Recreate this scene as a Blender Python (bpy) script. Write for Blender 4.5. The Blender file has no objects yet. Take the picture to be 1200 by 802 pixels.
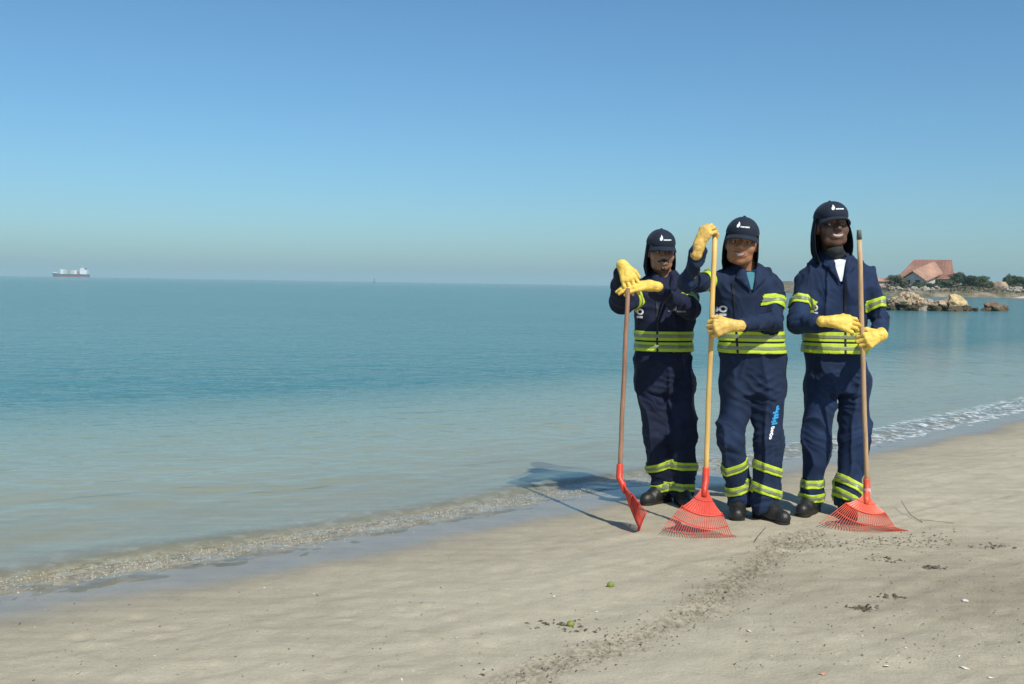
import bpy, bmesh, math, random
import numpy as np
from mathutils import Vector, Matrix
from mathutils.bvhtree import BVHTree

random.seed(7)
RNG = np.random.default_rng(7)
SC = bpy.context.scene
COL = SC.collection
R = math.radians

# ------------------------------------------------------------------ camera
FPX, CX, CY = 1167.0, 600.0, 401.0          # photograph's own pixel frame, 35 mm lens
CAM = Vector((0, 0, 1.30))
PITCH, ROLL = R(3.36), R(0.90)
fwd = Vector((0, math.cos(PITCH), -math.sin(PITCH)))
up0 = Vector((0, math.sin(PITCH), math.cos(PITCH)))
rt0 = Vector((1, 0, 0))
rt = rt0 * math.cos(ROLL) + up0 * math.sin(ROLL)
up = up0 * math.cos(ROLL) - rt0 * math.sin(ROLL)
cd = bpy.data.cameras.new('camera')
cam = bpy.data.objects.new('camera', cd)
COL.objects.link(cam)
cam.matrix_world = Matrix(((rt.x, up.x, -fwd.x, CAM.x), (rt.y, up.y, -fwd.y, CAM.y),
                           (rt.z, up.z, -fwd.z, CAM.z), (0, 0, 0, 1)))
cd.sensor_width = 36
cd.lens = 35.0
cd.clip_start = 0.05
cd.clip_end = 60000
SC.camera = cam

# ------------------------------------------------------------------ light
SUN_EL, SUN_AZ_DIR = R(47), Vector((0.43, -0.90, 0)).normalized()   # towards the sun
w = bpy.data.worlds.new('World')
SC.world = w
w.use_nodes = True
nt = w.node_tree
nt.nodes.clear()
sky = nt.nodes.new('ShaderNodeTexSky')
sky.sky_type = 'NISHITA'
sky.sun_disc = False
sky.sun_elevation = SUN_EL
sky.sun_rotation = math.atan2(SUN_AZ_DIR.x, SUN_AZ_DIR.y)
sky.altitude = 0
sky.air_density = 1.0
sky.dust_density = 1.0
sky.ozone_density = 10.0
bg = nt.nodes.new('ShaderNodeBackground')
bg.inputs['Strength'].default_value = 0.111
wo = nt.nodes.new('ShaderNodeOutputWorld')
tint = nt.nodes.new('ShaderNodeMix')                  # even white balance of the whole sky
tint.data_type = 'RGBA'; tint.blend_type = 'MULTIPLY'; tint.inputs[0].default_value = 1
tint.inputs[7].default_value = (0.94, 1.10, 1.00, 1)
nt.links.new(sky.outputs[0], tint.inputs[6])
nt.links.new(tint.outputs[2], bg.inputs[0])
nt.links.new(bg.outputs[0], wo.inputs[0])
sd = bpy.data.lights.new('sun', 'SUN')
sd.energy = 4.3
sd.angle = R(0.5)
sd.color = (1.0, 0.95, 0.85)
sun = bpy.data.objects.new('sun', sd)
COL.objects.link(sun)
sdir = (SUN_AZ_DIR * math.cos(SUN_EL) + Vector((0, 0, math.sin(SUN_EL))))
sun.rotation_euler = sdir.to_track_quat('Z', 'Y').to_euler()
sun.location = sdir * 50
vs = SC.view_settings
vs.view_transform = 'Standard'
vs.look = 'None'
vs.gamma = 1
vs.exposure = 0.14
vs.use_curve_mapping = False
SC.cycles.use_denoising = True
SC.cycles.max_bounces = 8
SC.cycles.transparent_max_bounces = 12

# ------------------------------------------------------------------ pixel -> place
def ray(px, py):
    return fwd + rt * ((px - CX) / FPX) + up * ((CY - py) / FPX)
def at(px, py, Y):
    d = ray(px, py)
    return CAM + d * (Y / d.y)
def ground(px, py, z=0.0):
    d = ray(px, py)
    return CAM + d * ((z - CAM.z) / d.z)
def A3(v):
    return np.array(v, dtype=np.float64)

# ------------------------------------------------------------------ noise
def _h(ix, iy, iz, seed):
    n = (ix.astype(np.int64) * 374761393 + iy.astype(np.int64) * 668265263 + iz.astype(np.int64) * 2147483647 + seed * 974634541) & 0xffffffff
    n = ((n ^ (n >> 13)) * 1274126177) & 0xffffffff
    n = ((n ^ (n >> 16)) * 2246822519) & 0xffffffff
    return ((n ^ (n >> 15)) & 0xffff) / 32767.5 - 1.0
def noise3(p, seed=0):
    f = np.floor(p).astype(np.int64)
    t = p - f
    t = t * t * t * (t * (t * 6 - 15) + 10)
    x, y, z = f[:, 0], f[:, 1], f[:, 2]
    u, v, q = t[:, 0], t[:, 1], t[:, 2]
    def L(a, b, k): return a + (b - a) * k
    c = lambda i, j, k: _h(x + i, y + j, z + k, seed)
    return L(L(L(c(0,0,0), c(1,0,0), u), L(c(0,1,0), c(1,1,0), u), v),
             L(L(c(0,0,1), c(1,0,1), u), L(c(0,1,1), c(1,1,1), u), v), q)
def noise2(x, y, seed=0):
    f = np.floor(x); g = np.floor(y)
    u = x - f; v = y - g
    u = u * u * u * (u * (u * 6 - 15) + 10); v = v * v * v * (v * (v * 6 - 15) + 10)
    z = np.zeros_like(f)
    a = _h(f, g, z, seed); b = _h(f + 1, g, z, seed); c = _h(f, g + 1, z, seed); d = _h(f + 1, g + 1, z, seed)
    return (a + (b - a) * u) * (1 - v) + (c + (d - c) * u) * v

# ------------------------------------------------------------------ materials
def mat(name, color=(.5, .5, .5), rough=.6, spec=.5, noise_amt=0, noise_scale=8, bump=0, bump_scale=60, metallic=0, sheen=0, stretch=(1, 1, 1), bump_dist=.01):
    m = bpy.data.materials.new(name)
    m.use_nodes = True
    n = m.node_tree.nodes; l = m.node_tree.links
    b = n['Principled BSDF']
    b.inputs['Base Color'].default_value = (*color, 1)
    b.inputs['Roughness'].default_value = rough
    b.inputs['Specular IOR Level'].default_value = spec
    b.inputs['Metallic'].default_value = metallic
    if sheen:
        b.inputs['Sheen Weight'].default_value = sheen
        b.inputs['Sheen Roughness'].default_value = .5
    if noise_amt or bump:
        tc = n.new('ShaderNodeTexCoord')
        mp = n.new('ShaderNodeMapping'); mp.inputs['Scale'].default_value = stretch
        l.new(tc.outputs['Object'], mp.inputs[0])
    if noise_amt:
        t = n.new('ShaderNodeTexNoise'); t.inputs['Scale'].default_value = noise_scale; t.inputs['Detail'].default_value = 6
        t.inputs['Roughness'].default_value = .6
        l.new(mp.outputs[0], t.inputs[0])
        cr = n.new('ShaderNodeValToRGB')
        lo = [max(0, c * (1 - noise_amt)) for c in color]; hi = [min(1, c * (1 + noise_amt)) for c in color]
        cr.color_ramp.elements[0].position = .3; cr.color_ramp.elements[1].position = .7
        cr.color_ramp.elements[0].color = (*lo, 1); cr.color_ramp.elements[1].color = (*hi, 1)
        l.new(t.outputs[0], cr.inputs[0]); l.new(cr.outputs[0], b.inputs['Base Color'])
    if bump:
        t2 = n.new('ShaderNodeTexNoise'); t2.inputs['Scale'].default_value = bump_scale; t2.inputs['Detail'].default_value = 4
        l.new(mp.outputs[0], t2.inputs[0])
        bp = n.new('ShaderNodeBump'); bp.inputs['Strength'].default_value = bump; bp.inputs['Distance'].default_value = bump_dist
        l.new(t2.outputs[0], bp.inputs['Height']); l.new(bp.outputs[0], b.inputs['Normal'])
    return m

M = {}
M['navy'] = mat('navy_twill', (.0110, .022, .054), .8, .22, .35, 7, .2, 500, sheen=.03, bump_dist=.002)
M['navy2'] = mat('navy_twill_blue', (.0115, .025, .066), .8, .22, .35, 7, .2, 500, sheen=.03, bump_dist=.002)
M['navydark'] = mat('navy_twill_dark', (.0098, .0145, .038), .8, .22, .35, 7, .2, 500, sheen=.03, bump_dist=.002)
M['lime'] = mat('fluorescent_lime', (.47, .60, .035), .55, .4, .12, 30, .2, 200)
M['silver'] = mat('reflective_tape', (.20, .23, .13), .38, .6, .2, 40, .15, 200)
M['zip'] = mat('zip_placket', (.008, .011, .022), .6, .4)
M['capcloth'] = mat('cap_cloth', (.010, .017, .032), .8, .3, .2, 30, .2, 500, sheen=.05, bump_dist=.002)
M['flap'] = mat('flap_cloth', (.006, .009, .017), .85, .2, .2, 20, .2, 500, bump_dist=.002)
M['white'] = mat('white_print', (.75, .76, .78), .6)
M['whitecloth'] = mat('white_cotton', (.72, .74, .80), .8)
M['tealcloth'] = mat('teal_cotton', (.05, .20, .26), .8)
M['greyprint'] = mat('grey_print', (.25, .26, .3), .6)
M['cyanprint'] = mat('cyan_print', (.03, .30, .62), .6)
M['gaiter'] = mat('grey_gaiter', (.035, .04, .042), .85, .2, .2, 30)
M['glove'] = mat('yellow_leather', (.78, .53, .10), .6, .4, .22, 35, .25, 200, bump_dist=.003)
M['glovetan'] = mat('tan_leather', (.68, .43, .11), .6, .4, .28, 35, .25, 200, bump_dist=.003)
M['boot'] = mat('black_leather', (.014, .013, .012), .48, .5, .4, 20, .3, 80)
M['sole'] = mat('rubber_sole', (.02, .018, .016), .8, .3, .3, 20)
M['skin1'] = mat('skin_brown', (.36, .185, .115), .45, .5, .12, 40, .1, 200)
M['skin2'] = mat('skin_warm_brown', (.36, .165, .085), .42, .5, .12, 40, .1, 200)
M['skin3'] = mat('skin_deep_brown', (.12, .060, .040), .38, .5, .12, 40, .1, 200)
M['lip'] = mat('lips', (.26, .10, .08), .4)
M['lip3'] = mat('lips_deep', (.15, .055, .045), .4)
M['teeth'] = mat('teeth', (.46, .40, .35), .35)
M['eyewhite'] = mat('eye_white', (.52, .48, .44), .3)
M['hair'] = mat('black_hair', (.008, .007, .006), .6)
M['red'] = mat('red_plastic', (.64, .050, .022), .45, .5, .3, 9, .1, 60)
M['red3'] = mat('coral_plastic', (.68, .090, .045), .45, .5, .3, 9, .1, 60)
M['woodyellow'] = mat('pale_wood', (.66, .42, .13), .55, .4, .25, 6, .2, 40, stretch=(8, 8, .6))
M['woodbrown'] = mat('weathered_wood', (.27, .14, .085), .6, .4, .35, 6, .2, 40, stretch=(8, 8, .6))
M['woodpink'] = mat('light_wood', (.52, .34, .19), .55, .4, .25, 6, .2, 40, stretch=(8, 8, .6))
M['metalcap'] = mat('dull_cap', (.10, .115, .10), .5)
M['pinklabel'] = mat('sticker', (.75, .45, .42), .5, .5, .3, 60)

# ------------------------------------------------------------------ object helpers
def link(o, parent=None):
    COL.objects.link(o)
    if parent is not None:
        o.parent = parent
        o.matrix_parent_inverse = Matrix.Translation(-ROOTLOC.get(parent.name, Vector((0, 0, 0))))
        ROOTLOC[o.name] = Vector((0, 0, 0))
    return o
ROOTLOC = {}
def tag(o, label=None, cat=None, group=None, kind=None):
    if label: o['label'] = label
    if cat: o['category'] = cat
    if group: o['group'] = group
    if kind: o['kind'] = kind
    return o
def empty(name, loc):
    o = bpy.data.objects.new(name, None)
    o.empty_display_size = .1
    COL.objects.link(o)
    o.location = loc
    ROOTLOC[o.name] = Vector(loc)
    return o
def meshdata(name, V, F, smooth=True):
    me = bpy.data.meshes.new(name)
    if isinstance(F, np.ndarray) and F.ndim == 2:
        V = np.asarray(V, dtype=np.float32)
        k = F.shape[1]
        me.vertices.add(len(V)); me.vertices.foreach_set('co', V.ravel())
        me.loops.add(F.size); me.loops.foreach_set('vertex_index', F.ravel().astype(np.int32))
        me.polygons.add(len(F)); me.polygons.foreach_set('loop_start', np.arange(0, F.size, k, dtype=np.int32))
        me.update(calc_edges=True)
    else:
        me.from_pydata([tuple(map(float, v)) for v in V], [], [tuple(map(int, f)) for f in F])
        me.update()
    if smooth:
        me.polygons.foreach_set('use_smooth', np.ones(len(me.polygons), dtype=bool))
    return me
def obj(name, V, F, m, parent=None, smooth=True):
    """vertices in world space; the parent keeps its own place"""
    me = meshdata(name, V, F, smooth)
    me.materials.append(M[m] if isinstance(m, str) else m)
    o = bpy.data.objects.new(name, me)
    return link(o, parent)
def solidify(o, t, off=-1):
    md = o.modifiers.new('thickness', 'SOLIDIFY'); md.thickness = t; md.offset = off
    return o
class MB:
    def __init__(s): s.v = []; s.f = []
    def add(s, V, F):
        n = len(s.v)
        s.v += [tuple(map(float, v)) for v in V]
        s.f += [tuple(int(i) + n for i in f) for f in F]
        return s
    def box(s, lo, hi, mtx=None):
        (a, b, c), (d, e, f) = lo, hi
        V = [(a,b,c),(d,b,c),(d,e,c),(a,e,c),(a,b,f),(d,b,f),(d,e,f),(a,e,f)]
        if mtx is not None: V = [mtx @ Vector(v) for v in V]
        return s.add(V, [(3,2,1,0),(4,5,6,7),(0,1,5,4),(1,2,6,5),(2,3,7,6),(3,0,4,7)])
    def tube(s, pts, rad, n=10, cap=True, flat=1.0, side=None):
        pts = [Vector(p) for p in pts]
        if not isinstance(rad, (list, tuple)): rad = [rad] * len(pts)
        V = []; F = []
        d0 = (pts[1] - pts[0]).normalized()
        ref = Vector(side) if side is not None else (Vector((0, 0, 1)) if abs(d0.z) < .9 else Vector((1, 0, 0)))
        for i, p in enumerate(pts):
            d = (pts[min(i + 1, len(pts) - 1)] - pts[max(i - 1, 0)]).normalized()
            a = (ref - d * ref.dot(d)).normalized(); b = d.cross(a)
            for k in range(n):
                t = 2 * math.pi * k / n
                V.append(p + a * (math.cos(t) * rad[i]) + b * (math.sin(t) * rad[i] * flat))
        for i in range(len(pts) - 1):
            for k in range(n):
                F.append((i*n+k, i*n+(k+1) % n, (i+1)*n+(k+1) % n, (i+1)*n+k))
        if cap:
            F.append(tuple(reversed(range(n)))); F.append(tuple(range((len(pts)-1)*n, len(pts)*n)))
        return s.add(V, F)
    def build(s, name, m, parent=None, smooth=False):
        return obj(name, s.v, s.f, m, parent, smooth)

# ------------------------------------------------------------------ signed-distance modelling
class SDF:
    def __init__(s): s.p = []
    def cone(s, a, b, ra, rb, k=.03, neg=False):
        a = A3(a); b = A3(b)
        def f(P):
            ab = b - a; t = np.clip(((P - a) @ ab) / max(ab @ ab, 1e-9), 0, 1)
            return np.linalg.norm(P - a - t[:, None] * ab, axis=1) - (ra + (rb - ra) * t)
        m = max(ra, rb) + .07
        s.p.append((f, np.minimum(a, b) - m, np.maximum(a, b) + m, k, neg)); return s
    def ell(s, c, r, k=.03, neg=False, rot=None):
        c = A3(c); r = A3(r); Q = np.eye(3) if rot is None else np.array(rot)
        def f(P):
            q = (P - c) @ Q
            n = np.linalg.norm(q / r, axis=1); g = np.linalg.norm(q / (r * r), axis=1)
            return n * (n - 1) / np.maximum(g, 1e-6)
        m = r.max() + .07
        s.p.append((f, c - m, c + m, k, neg)); return s
    def loft(s, st, k=.03, yaw=0, ex=2.3):
        """stack of ellipses: (cx, cy, z, rx, ry) with rising z"""
        st = np.array(st, dtype=float); z = st[:, 2]
        cy, sy = math.cos(yaw), math.sin(yaw)
        def f(P):
            zz = np.clip(P[:, 2], z[0], z[-1])
            cx_, cy_, rx, ry = [np.interp(zz, z, st[:, i]) for i in (0, 1, 3, 4)]
            dx = P[:, 0] - cx_; dy = P[:, 1] - cy_
            u = dx * cy + dy * sy; v = -dx * sy + dy * cy
            n = (np.abs(u / rx) ** ex + np.abs(v / ry) ** ex) ** (1 / ex)
            d = (n - 1) * np.minimum(rx, ry)
            dz = np.abs(P[:, 2] - zz)
            return np.where(dz > 0, np.sqrt(np.maximum(d, 0) ** 2 + dz ** 2) + np.minimum(d, 0) * 0, d)
        m = max(st[:, 3].max(), st[:, 4].max()) + .07
        lo = st[:, :3].min(0) - m; hi = st[:, :3].max(0) + m
        s.p.append((f, lo, hi, k, False)); return s
    def cut(s, pt, nrm):
        """remove everything on the side nrm points to"""
        pt = A3(pt); nrm = A3(Vector(nrm).normalized())
        s.p.append((lambda P: -((P - pt) @ nrm), None, None, .004, True)); return s
    def grid(s, xs, ys, zs):
        D = np.full((len(xs), len(ys), len(zs)), .5)
        for f, lo, hi, k, neg in s.p:
            if lo is None: sl = (slice(None),) * 3
            else:
                sl = tuple(slice(*np.searchsorted(a_, (lo[i], hi[i]))) for i, a_ in enumerate((xs, ys, zs)))
                if any(q.stop <= q.start for q in sl): continue
            X, Y, Z = np.meshgrid(xs[sl[0]], ys[sl[1]], zs[sl[2]], indexing='ij')
            cur = D[sl]
            P = np.stack([X.ravel(), Y.ravel(), Z.ravel()], 1)
            e = f(P).reshape(cur.shape)
            if neg: e = -e; h = np.maximum(k - np.abs(cur - e), 0) / k; D[sl] = np.maximum(cur, e) + h * h * k * .25
            else: h = np.maximum(k - np.abs(cur - e), 0) / k; D[sl] = np.minimum(cur, e) - h * h * k * .25
        return D
def axis_grid(lo, hi, step, fine=None):
    if fine is None: return np.arange(lo, hi + step, step)
    flo, fhi, fs = fine
    return np.concatenate([np.arange(lo, flo, step), np.arange(flo, fhi, fs), np.arange(fhi, hi + step, step)])
def surfnet(f, xs, ys, zs):
    nx, ny, nz = len(xs), len(ys), len(zs)
    D = f.grid(xs, ys, zs)
    S = D < 0
    cnt = sum(S[i:nx-1+i, j:ny-1+j, k:nz-1+k].astype(np.int8) for i in (0,1) for j in (0,1) for k in (0,1))
    act = np.nonzero((cnt > 0) & (cnt < 8))
    ci, cj, ck = act
    n = len(ci)
    acc = np.zeros((n, 3)); wgt = np.zeros(n)
    corners = [(i,j,k) for i in (0,1) for j in (0,1) for k in (0,1)]
    ax = (xs, ys, zs)
    for a in corners:
        for b in corners:
            if sum(abs(a[t]-b[t]) for t in range(3)) != 1 or a > b: continue
            da = D[ci+a[0], cj+a[1], ck+a[2]]; db = D[ci+b[0], cj+b[1], ck+b[2]]
            c = (da < 0) != (db < 0)
            t = np.where(c, da / np.where(c, da - db, 1), 0)
            pa = np.stack([xs[ci+a[0]], ys[cj+a[1]], zs[ck+a[2]]], 1); pb = np.stack([xs[ci+b[0]], ys[cj+b[1]], zs[ck+b[2]]], 1)
            acc += np.where(c[:, None], pa + (pb - pa) * t[:, None], 0); wgt += c
    V = acc / wgt[:, None]
    idx = -np.ones((nx-1, ny-1, nz-1), dtype=np.int64); idx[act] = np.arange(n)
    Fs = []
    for axn in range(3):
        sl0 = [slice(None)]*3; sl1 = [slice(None)]*3
        sl0[axn] = slice(0, -1); sl1[axn] = slice(1, None)
        a = S[tuple(sl0)]; b = S[tuple(sl1)]
        e = np.argwhere(a != b)
        o1, o2 = [(1,2),(2,0),(0,1)][axn]
        ok = (e[:, o1] > 0) & (e[:, o2] > 0) & (e[:, o1] < (nx,ny,nz)[o1]-1) & (e[:, o2] < (nx,ny,nz)[o2]-1)
        e = e[ok]
        fl = a[tuple(e.T)]
        def g(d1, d2):
            q = e.copy(); q[:, o1] -= d1; q[:, o2] -= d2
            return idx[tuple(q.T)]
        quad = np.stack([g(1,1), g(0,1), g(0,0), g(1,0)], 1)
        quad[~fl] = quad[~fl][:, ::-1]
        Fs.append(quad)
    F = np.concatenate(Fs)
    return V, F[(F >= 0).all(1)]
def vnormals(V, F):
    n = np.cross(V[F[:, 2]] - V[F[:, 0]], V[F[:, 3]] - V[F[:, 1]])
    N = np.zeros_like(V)
    for i in range(4): np.add.at(N, F[:, i], n)
    return N / np.maximum(np.linalg.norm(N, axis=1), 1e-9)[:, None]
def smooth_mesh(V, F, it=2, lam=.5):
    for _ in range(it):
        acc = np.zeros_like(V); c = np.zeros(len(V))
        for i in range(4):
            for j in ((i+1) % 4, (i+3) % 4):
                np.add.at(acc, F[:, i], V[F[:, j]]); np.add.at(c, F[:, i], 1)
        V = V + lam * (acc / np.maximum(c, 1)[:, None] - V)
    return V
def bounds(s):
    lo = np.min([p[1] for p in s.p if p[1] is not None and not p[4]], axis=0) + .05
    hi = np.max([p[2] for p in s.p if p[2] is not None and not p[4]], axis=0) - .05
    return lo, hi
def sdf_mesh(s, step, it=1, fine=None):
    lo, hi = bounds(s)
    ax = [axis_grid(lo[i], hi[i], step, None if fine is None else (fine[0][i], fine[1][i], fine[2])) for i in range(3)]
    V, F = surfnet(s, *ax)
    if it: V = smooth_mesh(V, F, it)
    return V, F

# ------------------------------------------------------------------ the beach and the sea
SEA = -0.040
_sp = [(-40, None), (0, 700), (150, 679), (300, 652), (450, 626), (600, 598), (720, 573), (850, 552), (1020, 523), (1110, 503), (1200, 481)]
_pts = [ground(px, py, SEA) for px, py in _sp[1:]]
SHX = np.array([p.x for p in _pts]); SHY = np.array([p.y for p in _pts])
def shore_y(x):
    x = np.asarray(x, dtype=float)
    y = np.interp(x, SHX, SHY)
    y = np.where(x < SHX[0], SHY[0] + (x - SHX[0]) * .62, y)
    y = np.where(x > SHX[-1], SHY[-1] + (x - SHX[-1]) * 1.0, y)
    return y
_gx = np.linspace(-30, 60, 1801); _gy = shore_y(_gx)
_ker = np.hanning(41); _ker /= _ker.sum()
_gy = np.concatenate([_gy[:20], np.convolve(_gy, _ker, 'valid'), _gy[-20:]])
def shore_s(x, y):
    """metres inland of the waterline (negative: out to sea)"""
    x = np.asarray(x, dtype=float); y = np.asarray(y, dtype=float)
    ys = np.interp(x, _gx, _gy)
    ys = np.where(x < -30, _gy[0] + (x + 30) * .62, np.where(x > 60, _gy[-1] + (x - 60) * 1.0, ys))
    return (ys - y) * .76
def gz(x, y, s=None):
    s = shore_s(x, y) if s is None else s
    land = SEA + .040 * np.minimum(s, 1.2) + .025 * np.clip(s - 1.2, 0, 40)
    sea = SEA + np.where(s > -3, .050 * s, -.15 + .085 * (s + 3))
    return np.where(s > 0, land, np.maximum(sea, -4.0))
def gzf(p): return float(gz(np.array([p[0]]), np.array([p[1]]))[0])

def graded(lo, hi, step, far_lo, far_hi, g=1.22):
    c = list(np.arange(lo, hi, step))
    d = step; x = c[-1]
    while x < far_hi: d *= g; x += d; c.append(x)
    d = step; x = c[0]; pre = []
    while x > far_lo: d *= g; x -= d; pre.append(x)
    return np.array(pre[::-1] + c)
def sheet(name, xs, ys, zf, m, kind, attrs):
    X, Y = np.meshgrid(xs, ys, indexing='ij')
    x, y = X.ravel(), Y.ravel()
    z, at_ = zf(x, y)
    nx, ny = len(xs), len(ys)
    i = (np.arange(nx-1)[:, None] * ny + np.arange(ny-1)[None]).ravel()
    F = np.stack([i, i+ny, i+ny+1, i+1], 1)
    o = obj(name, np.stack([x, y, z], 1), F, m)
    for k, v in at_.items():
        a = o.data.attributes.new(k, 'FLOAT', 'POINT'); a.data.foreach_set('value', v.astype(np.float32))
    o['kind'] = kind
    return o

# rake path with dark litter, in place on the sand
PATH = [ground(*p) for p in [(560, 830), (640, 795), (700, 775), (760, 752), (810, 728), (850, 698), (885, 668), (915, 645), (950, 628)]]
def path_dist(x, y):
    best = np.full(x.shape, 9.0); side = np.zeros(x.shape); al = np.zeros(x.shape); L = 0
    for a, b in zip(PATH[:-1], PATH[1:]):
        dx, dy = b.x - a.x, b.y - a.y; l2 = dx*dx + dy*dy
        t = np.clip(((x - a.x) * dx + (y - a.y) * dy) / l2, 0, 1)
        d = np.hypot(x - a.x - t*dx, y - a.y - t*dy)
        sg = ((x - a.x) * dy - (y - a.y) * dx) / math.sqrt(l2)
        c = d < best
        best = np.where(c, d, best); side = np.where(c, sg, side); al = np.where(c, L + t * math.sqrt(l2), al)
        L += math.sqrt(l2)
    return best, side, al
DENTS = []
_r = random.Random(3)
for _ in range(70):
    p = ground(_r.uniform(-20, 620), _r.uniform(715, 815)); DENTS.append((p.x, p.y, _r.uniform(.02, .06), _r.uniform(.002, .006)))
for _ in range(60):
    p = ground(_r.uniform(820, 1250), _r.uniform(630, 815)); DENTS.append((p.x, p.y, _r.uniform(.02, .06), _r.uniform(.002, .006)))
def sand_z(x, y):
    s = shore_s(x, y)
    z = gz(x, y, s)
    near = (np.abs(x) < 12) & (y > 1) & (y < 14)
    dry = np.clip((s - .25) / .7, 0, 1) * near
    # strokes dragged across the beach by raking: long streaks roughly along the shore
    u = x * .80 + y * .60; v = -x * .60 + y * .80
    st = noise2(u * 1.1 + 3, v * 11, 5) * .5 + noise2(u * 2.3, v * 26, 6) * .35
    z = z + dry * (.005 * noise2(x * 1.7, y * 1.7, 1) + .004 * noise2(x * 5, y * 5, 2) + .0028 * noise2(x * 14, y * 14, 3) + .0060 * st)
    z = z + near * (1 - dry) * .0015 * noise2(x * 4, y * 4, 8)
    fan = np.exp(-((x - 1.6) / 1.1) ** 2 - ((y - 4.75) / .45) ** 2) * near
    z = z + fan * .0035 * np.sin((x * .35 + y) * 95 + 4 * noise2(x * 2.5, y * 2.5, 15)) * np.clip(noise2(x * 1.6, y * 3, 16) + .35, 0, 1)
    b, sg, al = path_dist(x, y)
    inside = np.clip(1 - b / (.13 + .04 * noise2(al * 2.2, al * 0, 14)), 0, 1) * near
    z = z + inside * (.009 * np.sin(sg * 190 + 3 * noise2(al * 3, sg * 4, 9)) + .004 * noise2(x * 30, y * 30, 10))
    for (dx, dy, r, dp) in DENTS:
        ix = np.nonzero((np.abs(x - dx) < r * 2.2) & (np.abs(y - dy) < r * 2.2))[0]
        q = np.hypot(x[ix] - dx, (y[ix] - dy) * 1.15) / r
        z[ix] += -dp * np.exp(-q * q * 1.6) + dp * .45 * np.exp(-((q - 1.25) * 3) ** 2)
    dq = np.hypot((x - 2.6) / 1.5, (y - 4.1) / .95) + .35 * noise2(x * 1.1, y * 1.1, 12) + .15 * noise2(x * 4, y * 4, 13)  # right-front patch: damp sand and corner vignette darkening in one mask
    return z, {'shore': s, 'rake': inside, 'damp_shade': np.clip(1.35 - dq, 0, 1) * near}

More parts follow.
